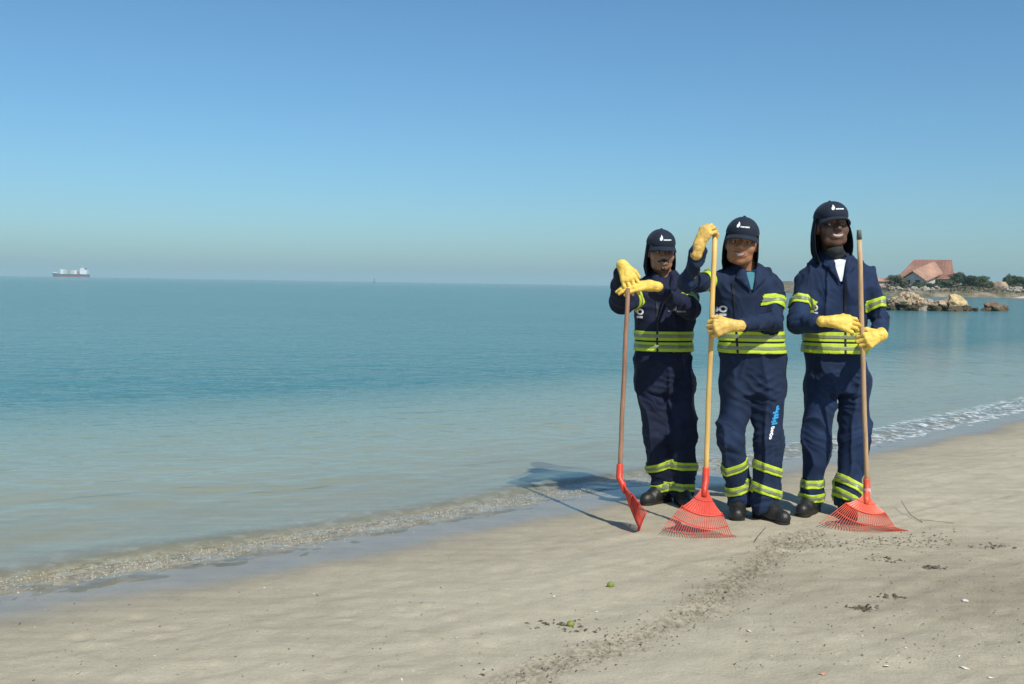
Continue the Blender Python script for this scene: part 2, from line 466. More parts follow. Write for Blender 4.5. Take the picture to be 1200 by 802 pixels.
def sand_material():
    m = bpy.data.materials.new('beach_sand'); m.use_nodes = True
    n = m.node_tree.nodes; l = m.node_tree.links; b = n['Principled BSDF']
    def N(t, **k):
        q = n.new(t)
        for a, v in k.items(): setattr(q, a, v)
        return q
    tc = N('ShaderNodeTexCoord')
    sa = N('ShaderNodeAttribute', attribute_name='shore'); ra = N('ShaderNodeAttribute', attribute_name='rake')
    def noise(scale, det=5, rough=.6, vec=None):
        q = N('ShaderNodeTexNoise'); q.inputs['Scale'].default_value = scale; q.inputs['Detail'].default_value = det; q.inputs['Roughness'].default_value = rough
        l.new(vec if vec is not None else tc.outputs['Object'], q.inputs[0]); return q.outputs[0]
    def ramp(fac, stops):
        q = N('ShaderNodeValToRGB'); e = q.color_ramp.elements
        while len(e) < len(stops): e.new(.5)
        for i, (p, c) in enumerate(stops): e[i].position = p; e[i].color = (*c, 1) if len(c) == 3 else c
        l.new(fac, q.inputs[0]); return q.outputs[0]
    def mix(f, a, c, mode='MIX'):
        q = N('ShaderNodeMix', data_type='RGBA', blend_type=mode)
        if isinstance(f, float): q.inputs[0].default_value = f
        else: l.new(f, q.inputs[0])
        for v, i in ((a, 6), (c, 7)):
            if isinstance(v, tuple): q.inputs[i].default_value = (*v, 1)
            else: l.new(v, q.inputs[i])
        return q.outputs[2]
    def maprange(v, a, c, d, e, smooth=True):
        q = N('ShaderNodeMapRange'); q.interpolation_type = 'SMOOTHSTEP' if smooth else 'LINEAR'
        for i, k in enumerate((a, c, d, e)): q.inputs[i + 1].default_value = k
        l.new(v, q.inputs[0]); return q.outputs[0]
    def math_(op, a, c):
        q = N('ShaderNodeMath', operation=op)
        for i, v in enumerate((a, c)):
            if isinstance(v, (int, float)): q.inputs[i].default_value = v
            else: l.new(v, q.inputs[i])
        return q.outputs[0]
    mp = N('ShaderNodeMapping'); mp.inputs['Rotation'].default_value = (0, 0, R(-37)); mp.inputs['Scale'].default_value = (1.0, 7.5, 1)
    l.new(tc.outputs['Object'], mp.inputs[0])
    streak = noise(1.6, 6, .62, mp.outputs[0])
    big = noise(.9, 4); mid = noise(9, 6, .65); grain = noise(420, 3, .7); speck = noise(150, 2, .5)
    c1 = ramp(streak, [(.36, (.29, .25, .175)), (.62, (.54, .475, .345))])
    c2 = ramp(big, [(.36, (.36, .315, .225)), (.62, (.50, .44, .32))])
    c = mix(.5, c1, c2)
    c = mix(.30, c, ramp(mid, [(.35, (.29, .25, .175)), (.65, (.55, .49, .365))]))
    c = mix(.35, c, ramp(grain, [(.38, (.22, .19, .135)), (.62, (.64, .58, .44))]))
    c = mix(ramp(speck, [(.68, (0, 0, 0)), (.73, (.6, .6, .6))]), c, (.12, .10, .07))
    # shell grit
    vo = N('ShaderNodeTexVoronoi'); vo.inputs['Scale'].default_value = 26; l.new(tc.outputs['Object'], vo.inputs['Vector'])
    vd = ramp(vo.outputs['Distance'], [(.075, (1, 1, 1)), (.10, (0, 0, 0))])
    sel = ramp(noise(2.1, 3), [(.54, (0, 0, 0)), (.60, (.8, .8, .8))])
    c = mix(math_('MULTIPLY', vd, sel), c, (.66, .63, .56))
    # litter staining where the rake went
    lit = math_('MULTIPLY', ra.outputs['Fac'], ramp(noise(34, 5, .7), [(.44, (0, 0, 0)), (.58, (.74, .74, .74))]))
    c = mix(lit, c, (.17, .14, .10))
    # wetness, plus vignette shade painted into the right-front patch
    wob = math_('ADD', sa.outputs['Fac'], math_('MULTIPLY', math_('SUBTRACT', big, .5), .55))
    wet = math_('MULTIPLY', maprange(wob, .22, .62, 1, 0), maprange(sa.outputs['Fac'], -.7, -.2, .1, 1))
    damp_shade = maprange(wob, .3, 1.5, 1, 0)
    da = N('ShaderNodeAttribute', attribute_name='damp_shade')
    c = mix(math_('MULTIPLY', da.outputs['Fac'], .8), c, mix(1.0, c, (.62, .60, .58), 'MULTIPLY'))  # darkens the right-front sand: partly damp, partly vignette put into the colour
    c = mix(math_('MULTIPLY', damp_shade, .42), c, mix(1.0, c, (.62, .60, .58), 'MULTIPLY'))
    c = mix(math_('MULTIPLY', wet, .75), c, mix(1.0, c, (.66, .64, .62), 'MULTIPLY'))
    # shell hash and golden gravel along the swash
    hv = N('ShaderNodeTexVoronoi'); hv.inputs['Scale'].default_value = 34; l.new(tc.outputs['Object'], hv.inputs['Vector'])
    hs = N('ShaderNodeSeparateColor'); l.new(hv.outputs['Color'], hs.inputs[0])
    hash_c = ramp(hs.outputs[0], [(0, (.20, .13, .07)), (.25, (.42, .29, .16)), (.5, (.60, .46, .28)), (.75, (.70, .63, .52)), (1, (.36, .33, .28))])
    hb = maprange(sa.outputs['Fac'], -.46, -.30, 0, 1); hb2 = maprange(sa.outputs['Fac'], -.10, .02, 1, 0)
    hm = math_('MULTIPLY', math_('MULTIPLY', hb, hb2), ramp(noise(6, 4), [(.32, (.15, .15, .15)), (.55, (1, 1, 1))]))
    c = mix(math_('MULTIPLY', hm, .6), c, hash_c)
    l.new(c, b.inputs['Base Color'])
    rough = maprange(wet, 0, 1, .92, .22, False)
    l.new(rough, b.inputs['Roughness'])
    l.new(maprange(wet, 0, 1, .2, .45, False), b.inputs['Specular IOR Level'])
    bp = N('ShaderNodeBump'); bp.inputs['Distance'].default_value = .006
    l.new(maprange(wet, 0, 1, 1.0, .06, False), bp.inputs['Strength'])
    hgt = math_('ADD', math_('ADD', math_('MULTIPLY', grain, .25), math_('MULTIPLY', noise(70, 4), .7)), math_('MULTIPLY', mid, 1.2))
    l.new(hgt, bp.inputs['Height']); l.new(bp.outputs[0], b.inputs['Normal'])
    return m
xs = graded(-4.5, 8.0, .020, -9000, 9000); ys = graded(2.3, 11.0, .020, -300, 12000)
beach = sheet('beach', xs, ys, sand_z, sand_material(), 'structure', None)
beach['label'] = 'grey-beige sandy beach running under the water'

def sea_z(x, y):
    s = shore_s(x, y)
    near = np.clip(1 - (np.hypot(x, y) - 14) / 20, 0, 1)
    shallow = np.clip(-s / 1.5, 0, 1)
    u = x * .742 + y * .670                       # along the shore
    z = np.full(x.shape, SEA)
    rip = (.55 * noise2(u * 1.8, s * 4.2, 21) + .30 * noise2(u * 4.5 + 7, s * 9, 22) + .18 * noise2(x * 9, y * 14, 23))
    z += near * shallow * .012 * rip
    # the little wave that runs up: crest parallel to the shore, uneven
    so = -.34 + .07 * noise2(u * .9, s * 0, 24) + .03 * noise2(u * 3.1, s * 0, 25)
    am = .015 + .007 * noise2(u * 1.3, s * 0, 26)
    q = s - so
    z += am * np.where(q > 0, np.exp(-(q / .10) ** 2), np.exp(-(q / .26) ** 2)) * near
    swash = np.clip((s + .30) / .15, 0, 1) * np.clip((.5 - s) / .2, 0, 1) * near
    z += swash * (.004 * noise2(u * 9, s * 14, 27) + .003 * noise2(u * 21, s * 30, 28))
    z += .0012 * np.clip((s + .25) / .25, 0, 1) * (.8 + .5 * noise2(u * 1.1, s * 0, 29)) * near * np.clip((.7 - s) / .2, 0, 1)
    z = np.where(s > .9, SEA - .25, z)
    dep = np.clip(SEA - gz(x, y, s), 0, 5)
    return z, {'shore': s, 'depth': dep, 'along': u}
def sea_material():
    m = bpy.data.materials.new('sea_water'); m.use_nodes = True
    n = m.node_tree.nodes; l = m.node_tree.links; n.clear()
    def N(t, **k):
        q = n.new(t)
        for a, v in k.items(): setattr(q, a, v)
        return q
    def math_(op, a, c=0.0):
        q = N('ShaderNodeMath', operation=op)
        for i, v in enumerate((a, c)):
            if isinstance(v, (int, float)): q.inputs[i].default_value = v
            else: l.new(v, q.inputs[i])
        return q.outputs[0]
    def ramp(fac, stops):
        q = N('ShaderNodeValToRGB'); e = q.color_ramp.elements
        while len(e) < len(stops): e.new(.5)
        for i, (p, c) in enumerate(stops): e[i].position = p; e[i].color = (*c, 1)
        l.new(fac, q.inputs[0]); return q.outputs[0]
    def noise(vec, scale, det=3, rough=.55):
        q = N('ShaderNodeTexNoise'); q.inputs['Scale'].default_value = scale; q.inputs['Detail'].default_value = det; q.inputs['Roughness'].default_value = rough
        l.new(vec, q.inputs[0]); return q.outputs[0]
    tc = N('ShaderNodeTexCoord')
    sa = N('ShaderNodeAttribute', attribute_name='shore').outputs['Fac']; de = N('ShaderNodeAttribute', attribute_name='depth').outputs['Fac']
    mp = N('ShaderNodeMapping'); mp.inputs['Rotation'].default_value = (0, 0, R(-8)); mp.inputs['Scale'].default_value = (.55, 1.3, 1); l.new(tc.outputs['Object'], mp.inputs[0])
    mq = N('ShaderNodeMapping'); mq.inputs['Rotation'].default_value = (0, 0, R(14)); mq.inputs['Scale'].default_value = (.5, 1.0, 1); l.new(tc.outputs['Object'], mq.inputs[0])
    h = math_('ADD', math_('ADD', math_('MULTIPLY', noise(mp.outputs[0], 3.2, 4), .9), math_('MULTIPLY', noise(mq.outputs[0], 9, 3), .35)), math_('MULTIPLY', noise(mp.outputs[0], .55, 4), 2.2))
    bp = N('ShaderNodeBump'); bp.inputs['Distance'].default_value = .07
    sb = N('ShaderNodeMapRange'); sb.inputs[1].default_value = .04; sb.inputs[2].default_value = .45; sb.inputs[3].default_value = .06; sb.inputs[4].default_value = .72; l.new(de, sb.inputs[0]); l.new(sb.outputs[0], bp.inputs['Strength'])
    l.new(h, bp.inputs['Height'])
    # water body: clear at the edge, teal where deep
    al = math_('SUBTRACT', 1.0, math_('EXPONENT', math_('MULTIPLY', de, -5.4)))
    patch = noise(mq.outputs[0], .12, 4)
    deep = ramp(patch, [(.35, (.060, .205, .208)), (.65, (.076, .240, .238))])
    shal = N('ShaderNodeMix', data_type='RGBA'); shal.inputs[6].default_value = (.48, .555, .40, 1); l.new(deep, shal.inputs[7])
    dr = N('ShaderNodeMapRange'); dr.inputs[1].default_value = .10; dr.inputs[2].default_value = .44; l.new(de, dr.inputs[0]); l.new(dr.outputs[0], shal.inputs[0])
    dif = N('ShaderNodeBsdfDiffuse'); l.new(shal.outputs[2], dif.inputs[0])
    tr = N('ShaderNodeBsdfTransparent'); tr.inputs[0].default_value = (.94, .98, .95, 1)
    mx = N('ShaderNodeMixShader'); l.new(al, mx.inputs[0]); l.new(tr.outputs[0], mx.inputs[1]); l.new(dif.outputs[0], mx.inputs[2])
    fr = N('ShaderNodeFresnel'); fr.inputs[0].default_value = 1.33; l.new(bp.outputs[0], fr.inputs['Normal'])
    gl = N('ShaderNodeBsdfGlossy'); gl.inputs['Roughness'].default_value = .09; l.new(bp.outputs[0], gl.inputs['Normal'])
    m2 = N('ShaderNodeMixShader'); l.new(fr.outputs[0], m2.inputs[0]); l.new(mx.outputs[0], m2.inputs[1]); l.new(gl.outputs[0], m2.inputs[2])
    # foam: a broken edge line and lace on the little wave, more of it towards the right
    au = N('ShaderNodeAttribute', attribute_name='along').outputs['Fac']
    wob = math_('ADD', sa, math_('MULTIPLY', math_('SUBTRACT', noise(tc.outputs['Object'], 5, 4), .5), .16))
    edge = ramp(math_('ADD', math_('MULTIPLY', wob, 2.0), .5), [(.36, (0, 0, 0)), (.44, (.75, .75, .75)), (.60, (.8, .8, .8)), (.70, (0, 0, 0))])
    lace = ramp(noise(tc.outputs['Object'], 12, 6, .68), [(.49, (0, 0, 0)), (.64, (1, 1, 1))])
    band = ramp(math_('ADD', math_('MULTIPLY', wob, 1.0), .8), [(.22, (0, 0, 0)), (.36, (1, 1, 1)), (.74, (.9, .9, .9)), (.82, (0, 0, 0))])
    right = N('ShaderNodeMapRange'); right.inputs[1].default_value = 5.5; right.inputs[2].default_value = 9.0; right.inputs[3].default_value = .10; right.inputs[4].default_value = .85; l.new(au, right.inputs[0])
    fo = math_('MULTIPLY', math_('MAXIMUM', math_('MULTIPLY', edge, ramp(noise(tc.outputs['Object'], 9, 4, .65), [(.42, (.0, .0, .0)), (.56, (1, 1, 1))])), math_('MULTIPLY', band, lace)), right.outputs[0])
    fd = N('ShaderNodeBsdfDiffuse'); fd.inputs[0].default_value = (.74, .76, .76, 1)
    m3 = N('ShaderNodeMixShader'); l.new(fo, m3.inputs[0]); l.new(m2.outputs[0], m3.inputs[1]); l.new(fd.outputs[0], m3.inputs[2])
    o = N('ShaderNodeOutputMaterial'); l.new(m3.outputs[0], o.inputs[0])
    return m
xs = graded(-5.5, 10.0, .032, -11000, 11000, 1.12); ys = graded(3.4, 13.0, .032, 1.5, 13000, 1.09)
sea = sheet('sea', xs, ys, sea_z, sea_material(), 'structure', None)
sea['label'] = 'calm teal sea with small ripples'

# ------------------------------------------------------------------ people
def folds(V, N, F, amp, seed, flat=None, joints=(), stretch=(11, 11, 4.5)):
    """cloth creases: long soft ridges plus crumples round the joints"""
    p = V.copy()
    wv = np.stack([noise3(p * 6 + 11, seed), noise3(p * 6 + 31, seed + 1), noise3(p * 6 + 53, seed + 2)], 1)
    q = p + wv * .035
    r1 = 1 - np.abs(noise3(q * np.array(stretch), seed + 3))
    r2 = 1 - np.abs(noise3(q * np.array([stretch[1] * .8, stretch[0] * .8, stretch[2] * 1.7]) + 5, seed + 4))
    n3 = noise3(q * 4.5 + 2, seed + 8)
    d = amp * (.80 * (r1 ** 4 - .3) - .28 * (r2 ** 5 - .25) + .55 * n3)
    for c, rad, a, axis in joints:
        c = A3(c); wgt = np.exp(-(np.linalg.norm(p - c, axis=1) / rad) ** 2)
        ax = A3(Vector(axis).normalized())
        t = (q - c) @ ax
        r = 1 - np.abs(noise3(q * 9 + 3, seed + 6) * .6 + np.sin(t * 75 + 2.5 * noise3(q * 10, seed + 7)) * .55)
        d = d + wgt * a * 1.6 * (r - .55)
    if flat is not None: d = d * (.30 + .70 * np.clip((V[:, 2] - flat) / .06, 0, 1))      # the stitched-on tape keeps the hem flat
    return V + N * d[:, None]

def cutband(V, F, c, axis, width, rad, off, center=None):
    """the slice of a garment between two planes, pushed out by off"""
    c = Vector(c); axis = Vector(axis).normalized()
    cc = A3(center if center is not None else c)
    fc = V[F].mean(1)
    dist = np.linalg.norm((fc - cc) - ((fc - cc) @ A3(axis))[:, None] * A3(axis), axis=1)
    sel = (np.abs((fc - A3(c)) @ A3(axis)) < width / 2 + .03) & (dist < rad) & (np.linalg.norm(fc - cc, axis=1) < rad * 1.4)
    f = F[sel]
    used = np.unique(f); mp_ = -np.ones(len(V), dtype=int); mp_[used] = np.arange(len(used))
    bm = bmesh.new()
    vs_ = [bm.verts.new(V[i]) for i in used]
    for q in f:
        try: bm.faces.new([vs_[mp_[i]] for i in q])
        except ValueError: pass
    for sgn in (1, -1):
        bmesh.ops.bisect_plane(bm, geom=bm.verts[:] + bm.edges[:] + bm.faces[:], plane_co=c + axis * (sgn * width / 2), plane_no=axis * sgn, clear_outer=True)
    bm.normal_update()
    bm.verts.index_update()
    VV = [tuple(v.co + v.normal * off) for v in bm.verts]
    FF = [[v.index for v in fa.verts] for fa in bm.faces]
    bm.free()
    return VV, FF

def band(parent, V, F, c, axis, width, rad, center=None):
    v, f = cutband(V, F, c, axis, width, rad, .0060, center)
    if not f: return
    b = solidify(obj('reflective_band', v, f, 'lime', parent), .006)
    v, f = cutband(V, F, c, axis, width * .36, rad, .0078, center)
    if f: solidify(obj('silver_stripe', v, f, 'silver', b), .002)
    return b

GX0, GZ0 = Vector((1, 0, 0)), Vector((0, 0, 1))
def decal(name, polys, o, u, v, m, parent, bvh, push=.0025, d=None, res=.004, jump=.03):
    """flat print laid on a curved surface: 2D polygons projected along d"""
    o = Vector(o); u = Vector(u).normalized(); v = Vector(v).normalized()
    d = Vector(d) if d is not None else v.cross(u)
    bm = bmesh.new()
    for poly in polys:
        try: bm.faces.new([bm.verts.new((x, y, 0)) for x, y in poly])
        except ValueError: pass
    bmesh.ops.remove_doubles(bm, verts=bm.verts[:], dist=1e-4)
    bmesh.ops.triangulate(bm, faces=bm.faces[:])
    for _ in range(3):
        bmesh.ops.subdivide_edges(bm, edges=[e for e in bm.edges if e.calc_length() > res], cuts=1, use_grid_fill=False)
    bmesh.ops.triangulate(bm, faces=bm.faces[:])
    ok = {}
    bm.verts.index_update()
    V = []
    for q in bm.verts:
        p = o + u * q.co.x + v * q.co.y
        h = bvh.ray_cast(p - d * .3, d, .8)
        ok[q.index] = h[0] is not None
        V.append(h[0] - d * push if h[0] is not None else p)
    Fs = [[x.index for x in fa.verts] for fa in bm.faces if all(ok[x.index] for x in fa.verts) and max((Vector(V[fa.verts[i].index]) - Vector(V[fa.verts[i - 1].index])).length for i in range(3)) < jump]
    bm.free()
    if Fs:
        q = obj(name, V, Fs, m, parent)
        if len(polys) > 1: q['kind'] = 'stuff'        # print too small to pick apart
        return q
def ringpoly(cx, cy, ro, ri, n=14, sx=1.0):
    out = []
    for i in range(n):
        a, b = 2*math.pi*i/n, 2*math.pi*(i+1)/n
        out.append([(cx+sx*ro*math.cos(a), cy+ro*math.sin(a)), (cx+sx*ro*math.cos(b), cy+ro*math.sin(b)), (cx+sx*ri*math.cos(b), cy+ri*math.sin(b)), (cx+sx*ri*math.cos(a), cy+ri*math.sin(a))])
    return out
def rect(x0, y0, x1, y1): return [(x0, y0), (x1, y0), (x1, y1), (x0, y1)]
def birdmark(s):
    """upright leaf-shaped mark with a long thin line of lettering beside it"""
    P = [[(-.030*s, -.004*s), (-.022*s, -.006*s), (-.015*s, .004*s), (-.016*s, .016*s), (-.021*s, .024*s), (-.024*s, .014*s), (-.030*s, .006*s)]]
    x = -.012*s
    for wd in (.006, .005, .007, .005, .006, .007, .004):
        P.append(rect(x, -.004*s, x + wd*s*.8, .0025*s)); x += wd*s*1.05
    return P

def chainmesh(bvh_v, bvh_f): return BVHTree.FromPolygons([tuple(p) for p in bvh_v], [tuple(int(i) for i in q) for q in bvh_f])

def glove(parent, wrist, fdir, back, left, curls, m, forearm, spread=.05, thumb=(.75, .55, -.35), size=1.04, cuffr=.030, thumbcurl=.5, name='glove'):
    """a leather glove with palm, four bent fingers and a thumb. local x fingers, y thumb side, z back of the hand"""
    x = Vector(fdir).normalized(); z = Vector(back); z = (z - x * z.dot(x)).normalized(); y = z.cross(x)
    if left: y = -y
    W = Vector(wrist)
    T = lambda q: W + (x * q[0] + y * q[1] + z * q[2]) * size
    s = SDF()
    s.cone(T((-.005, .002, 0)), T((.045, .014, 0)), .0225*size, .0195*size, .02)
    s.cone(T((.0, -.006, 0)), T((.080, -.030, 0)), .0205*size, .0150*size, .02)
    s.cone(T((.01, .008, 0)), T((.088, .031, .001)), .0215*size, .0155*size, .02)
    s.cone(T((.04, 0, 0)), T((.092, .011, .003)), .0185*size, .0155*size, .012)
    s.cone(T((.04, 0, 0)), T((.090, -.011, .002)), .0185*size, .0155*size, .012)
    roots = [(.088, .0345, 0), (.095, .0118, .002), (.092, -.0118, .001), (.081, -.0345, -.001)]
    lens = [.080, .090, .083, .066]
    for i, (rt_, L) in enumerate(zip(roots, lens)):
        c = curls[i] if isinstance(curls[i], (tuple, list)) else (curls[i],) * 3
        yaw = (1.5 - i) * spread
        p = Vector(rt_); a = 0; seg = (.46, .30, .24); rr = [.0112, .0106, .0101, .0092]
        for j in range(3):
            a += c[j]
            dv = Vector((math.cos(a) * math.cos(yaw), math.sin(yaw) * max(.2, math.cos(a)), -math.sin(a)))
            q = p + dv * (L * seg[j])
            s.cone(T(p), T(q), rr[j]*size, rr[j+1]*size, .0035)
            p = q
    tv = Vector(thumb).normalized(); p = Vector((.022, .022, -.006)); q = p + tv * .046
    s.cone(T(p), T(q), .0175*size, .0145*size, .016)
    tv2 = (tv + Vector((thumbcurl, -.25, -.25 * thumbcurl))).normalized()
    s.cone(T(q), T(q + tv2 * .034), .0140*size, .0115*size, .008)
    # loose cuff running up the forearm
    fa = Vector(forearm).normalized()
    s.cone(W - fa * .045, W + fa * .006, cuffr*size, .0245*size, .02)
    V, F = sdf_mesh(s, .0027, 1)
    V = V + vnormals(V, F) * (.0005 * noise3(V * 90, 5) - .0022 * (1 - np.abs(noise3(V * 30 + 9, 6))) ** 4)[:, None]
    return obj(name, V, F, m, parent)

def rotz(v, a): return Vector((v[0]*math.cos(a)-v[1]*math.sin(a), v[0]*math.sin(a)+v[1]*math.cos(a), v[2]))

def boot(parent, ankle, toe_dir, size=.93):
    a = Vector(ankle); g = gzf(a)
    t = Vector((toe_dir[0], toe_dir[1], 0)).normalized(); sd_ = Vector((-t.y, t.x, 0))
    P = lambda f, sd, z: Vector((a.x, a.y, g)) + t * f * size + sd_ * sd * size + Vector((0, 0, z * size))
    s = SDF()
    s.cone(P(-.03, 0, .12), P(-.035, 0, .045), .047*size, .040*size, .03)
    s.cone(P(-.05, 0, .042), P(.06, 0, .045), .036*size, .040*size, .03)
    s.cone(P(.05, 0, .055), P(.135, -.004, .040), .042*size, .040*size, .03)
    s.cone(P(.10, .016, .034), P(.150, .0, .034), .030*size, .034*size, .02)
    s.cone(P(-.01, 0, .115), P(.07, 0, .065), .036*size, .034*size, .03)
    s.cut((0, 0, g + .012), (0, 0, -1))
    V, F = sdf_mesh(s, .0065, 1)
    V = V + vnormals(V, F) * (.002 * (1 - np.abs(noise3(V * 30, 4))))[:, None]
    b = obj('boot', V, F, 'boot', parent)
    s = SDF()
    s.cone(P(-.05, 0, .012), P(.03, 0, .012), .041*size, .037*size, .03)
    s.cone(P(.03, 0, .012), P(.135, 0, .012), .038*size, .046*size, .03)
    s.cut((0, 0, g - .003), (0, 0, -1)); s.cut((0, 0, g + .019), (0, 0, 1))
    V, F = sdf_mesh(s, .0065, 0)
    obj('sole', V, F, 'sole', b)

def person(label, sp):
    base = Vector((sp['base'][0], sp['base'][1], 0)); base.z = gzf(base)
    root = empty('person', base)
    tag(root, label, 'person', 'beach cleaners in navy coveralls')
    S = sp
    J = {k: Vector(v) for k, v in S['J'].items()}
    yaw = S.get('yaw', 0); sc = S.get('scale', 1.0); bulk = S.get('bulk', 1.0)
    H = J['head']; nb = J['neck']; wa = J['waist']; hp = J['hip']
    # ---- head frame: x to the viewer's right, y out of the face, z up
    hyaw, hpitch, hroll = S['headrot']
    HR = Matrix.Rotation(hyaw, 3, 'Z') @ Matrix.Rotation(hroll, 3, 'Y') @ Matrix.Rotation(hpitch, 3, 'X')
    fx, fy, fz = HR @ Vector((1, 0, 0)), HR @ Vector((0, -1, 0)), HR @ Vector((0, 0, 1))
    hs = S.get('headscale', 1.0)
    T = lambda x, y, z: H + (fx * x + fy * y + fz * z) * hs
    Q = np.array([list(fx), list(fy), list(fz)]).T
    skin = S['skin']
    def el(s, c, r, k=.02, neg=False): s.ell(T(*c), [q * hs for q in r], k, neg, Q)
    # ---- the body, one continuous skin from crown to ankles
    b = SDF()
    el(b, (0, -.012, .035), (.076, .096, .086))
    el(b, (0, .028, -.028), (.068, .066, .082), .03)
    b.cone(T(-.034, .046, -.076), T(.034, .046, -.076), .029*hs, .029*hs, .02)
    el(b, (0, .066, -.092), (.026, .022, .020), .02)
    for sg in (-1, 1):
        el(b, (sg*.041, .058, -.026), (.030, .029, .027), .02)
        b.cone(T(sg*.012, .088, .026), T(sg*.045, .074, .026), .0105*hs, .0095*hs, .012)
        el(b, (sg*.032, .097, .005), (.019, .016, .0115), .010, True)
        el(b, (sg*.013, .100, -.025), (.0115, .011, .0095), .008)
        el(b, (sg*.077, -.006, -.008), (.012, .024, .034), .008)
    b.cone(T(0, .086, .018), T(0, .112, -.020), .0085*hs, .0135*hs, .010)
    mw = S.get('smile', .027)
    el(b, (0, .084, -.060), (mw + .006, .016, .016), .015)
    el(b, (0, .104, -.059), (mw, .014, S.get('gape', .0065)), .004, True)
    b.cone(T(0, -.02, -.05), (nb.x, nb.y, nb.z - .02), .052*hs, .058, .03)
    shl, shr = J['shR'], J['shL']
    b.loft([(hp.x, hp.y, hp.z - .06, .12, .09), (hp.x, hp.y, hp.z, .145, .095), (wa.x, wa.y, wa.z + .03, .125, .085), ((wa.x+nb.x)/2, (wa.y+nb.y)/2, (wa.z+nb.z)/2, .145, .095), (nb.x, nb.y, nb.z - .07, .13, .07)], .05, yaw)
    b.cone(shl, shr, .040, .040, .05)
    for s_ in 'RL':
        b.cone(J['sh'+s_], J['el'+s_], .043, .036, .03); b.cone(J['el'+s_], J['wr'+s_], .036, .026, .02)
        b.cone(J['hip'+s_], J['kn'+s_], .072, .052, .03); b.cone(J['kn'+s_], J['an'+s_], .050, .036, .02)
    hb = (A3(H) - .145, A3(H) + .15, .0030)
    V, F = sdf_mesh(b, .011, 1, fine=hb)
    obj('body', V, F, skin, root)
    hbvh = chainmesh(V, F)
    # face pieces
    for sg in (-1, 1):
        e = SDF(); el(e, (sg*.0315, .0765, .004), (.0125, .0115, .0062))
        v, f = sdf_mesh(e, .003, 0); eye = obj('eye', v, f, 'eyewhite', root)
        e = SDF(); el(e, (sg*.0315 + .001, .0865, .004), (.0058, .0030, .0052))
        v, f = sdf_mesh(e, .002, 0); obj('pupil', v, f, 'hair', eye)
        e = SDF(); e.cone(T(sg*.016, .098, .027), T(sg*.046, .082, .027), .0045*hs, .0032*hs, .005)
        v, f = sdf_mesh(e, .002, 0); obj('eyebrow', v, f, 'hair', root)
    e = SDF()
    for i in range(8):
        xx = (i - 3.5) / 3.5 * (mw * .80)
        el(e, (xx, .0945 - 6.0 * xx * xx, -.0585 + .008 * (xx / mw) ** 2), (mw * .16, .006, S.get('gape', .0065) * .9), .004)
    v, f = sdf_mesh(e, .0017, 0); obj('teeth', v, f, 'teeth', root)
    e = SDF(); lg = S.get('gape', .0065)
    for i in range(8):
        t0, t1 = (i / 8 * 2 - 1), ((i + 1) / 8 * 2 - 1)
        for top in (1, -1):
            q = [T(t * mw * 1.02, .0985 - 8.5 * (t * mw) ** 2, -.0600 + .010 * t * t + top * (lg * (1 if top > 0 else .75) + .0022) * math.sqrt(max(0, 1 - t * t)) ) for t in (t0, t1)]
            e.cone(q[0], q[1], .0028*hs, .0028*hs, .004)
    v, f = sdf_mesh(e, .0018, 0); obj('lips', v, f, 'lip3' if skin == 'skin3' else 'lip', root)
    if S.get('moustache'):
        e = SDF()
        for sg in (-1, 1): e.cone(T(0, .104, -.041), T(sg*.032, .090, -.052), .0055*hs, .004*hs, .006)
        v, f = sdf_mesh(e, .002, 0); obj('moustache', v, f, 'hair', root)
        e = SDF(); e.cone(T(-.012, .083, -.088), T(.012, .083, -.088), .006*hs, .006*hs, .006); e.cone(T(-.006, .080, -.098), T(.006, .080, -.098), .009*hs, .009*hs, .006)
        v, f = sdf_mesh(e, .0025, 0); obj('goatee', v, f, 'hair', root)
    # ---- cap
    c = SDF()
    el(c, (0, -.008, .045), (.087, .106, .092), .02)
    el(c, (0, .045, .062), (.070, .062, .060), .03)
    c.cut(T(0, .09, .036), fz * -1 + fy * -.10)
    v, f = sdf_mesh(c, .0045, 1)
    cap = obj('cap', v, f, 'capcloth', root)
    cb = chainmesh(v, f)
    e = SDF(); el(e, (0, -.006, .138), (.008, .008, .005)); vv, ff = sdf_mesh(e, .003, 0); obj('button', vv, ff, 'capcloth', cap)
    bv = []; bf = []; nu, nvv = 17, 6
    for i in range(nu):
        a = (i / (nu - 1) * 2 - 1); th = a * R(66)
        for j in range(nvv):
            r_ = j / (nvv - 1)
            ex = (math.sin(th) * (.083 + .010 * r_), .004 + math.cos(th) * (.100 + .058 * r_ * math.cos(a * 1.25)), .041 - .010 * r_ - .022 * a * a * (.35 + .65 * r_) - .009 * r_ * r_)
            bv.append(T(*ex))
    for i in range(nu - 1):
        for j in range(nvv - 1): bf.append((i*nvv+j, i*nvv+j+1, (i+1)*nvv+j+1, (i+1)*nvv+j))
    solidify(obj('brim', bv, bf, 'capcloth', cap), .005, 0)
    decal('cap_print', birdmark(1.15), T(.002, .115, .082), fx, fz, 'white', cap, cb, .0035, -fy)
    # ---- neck flap hanging from the cap behind the face
    fv = []; ff = []; na, nz_ = 41, 17
    drop = S.get('flap', (.20, .20)); wide = S.get('flapwide', .008)
    for i in range(na):
        a = (i / (na - 1) * 2 - 1); th = a * R(104)
        for j in range(nz_):
            t = j / (nz_ - 1)
            dz = drop[0] + (drop[1] - drop[0]) * (a * .5 + .5)
            edge = max(0, abs(a) - .8) / .2
            rx = .082 + wide * math.sin(min(1, t * 1.15) * 2.7) + (.005 * math.sin(a * 19 + t * 3) + .004 * math.sin(a * 37 - t * 5)) * t - .012 * max(0, t - .75) * 4
            ry = .102 + .012 * t + .007 * math.sin(a * 23 + t) * t
            fv.append(T(math.sin(th) * rx, -.006 - math.cos(th) * ry + .012 * edge * math.sin(t * 3.1), .052 - dz * t))
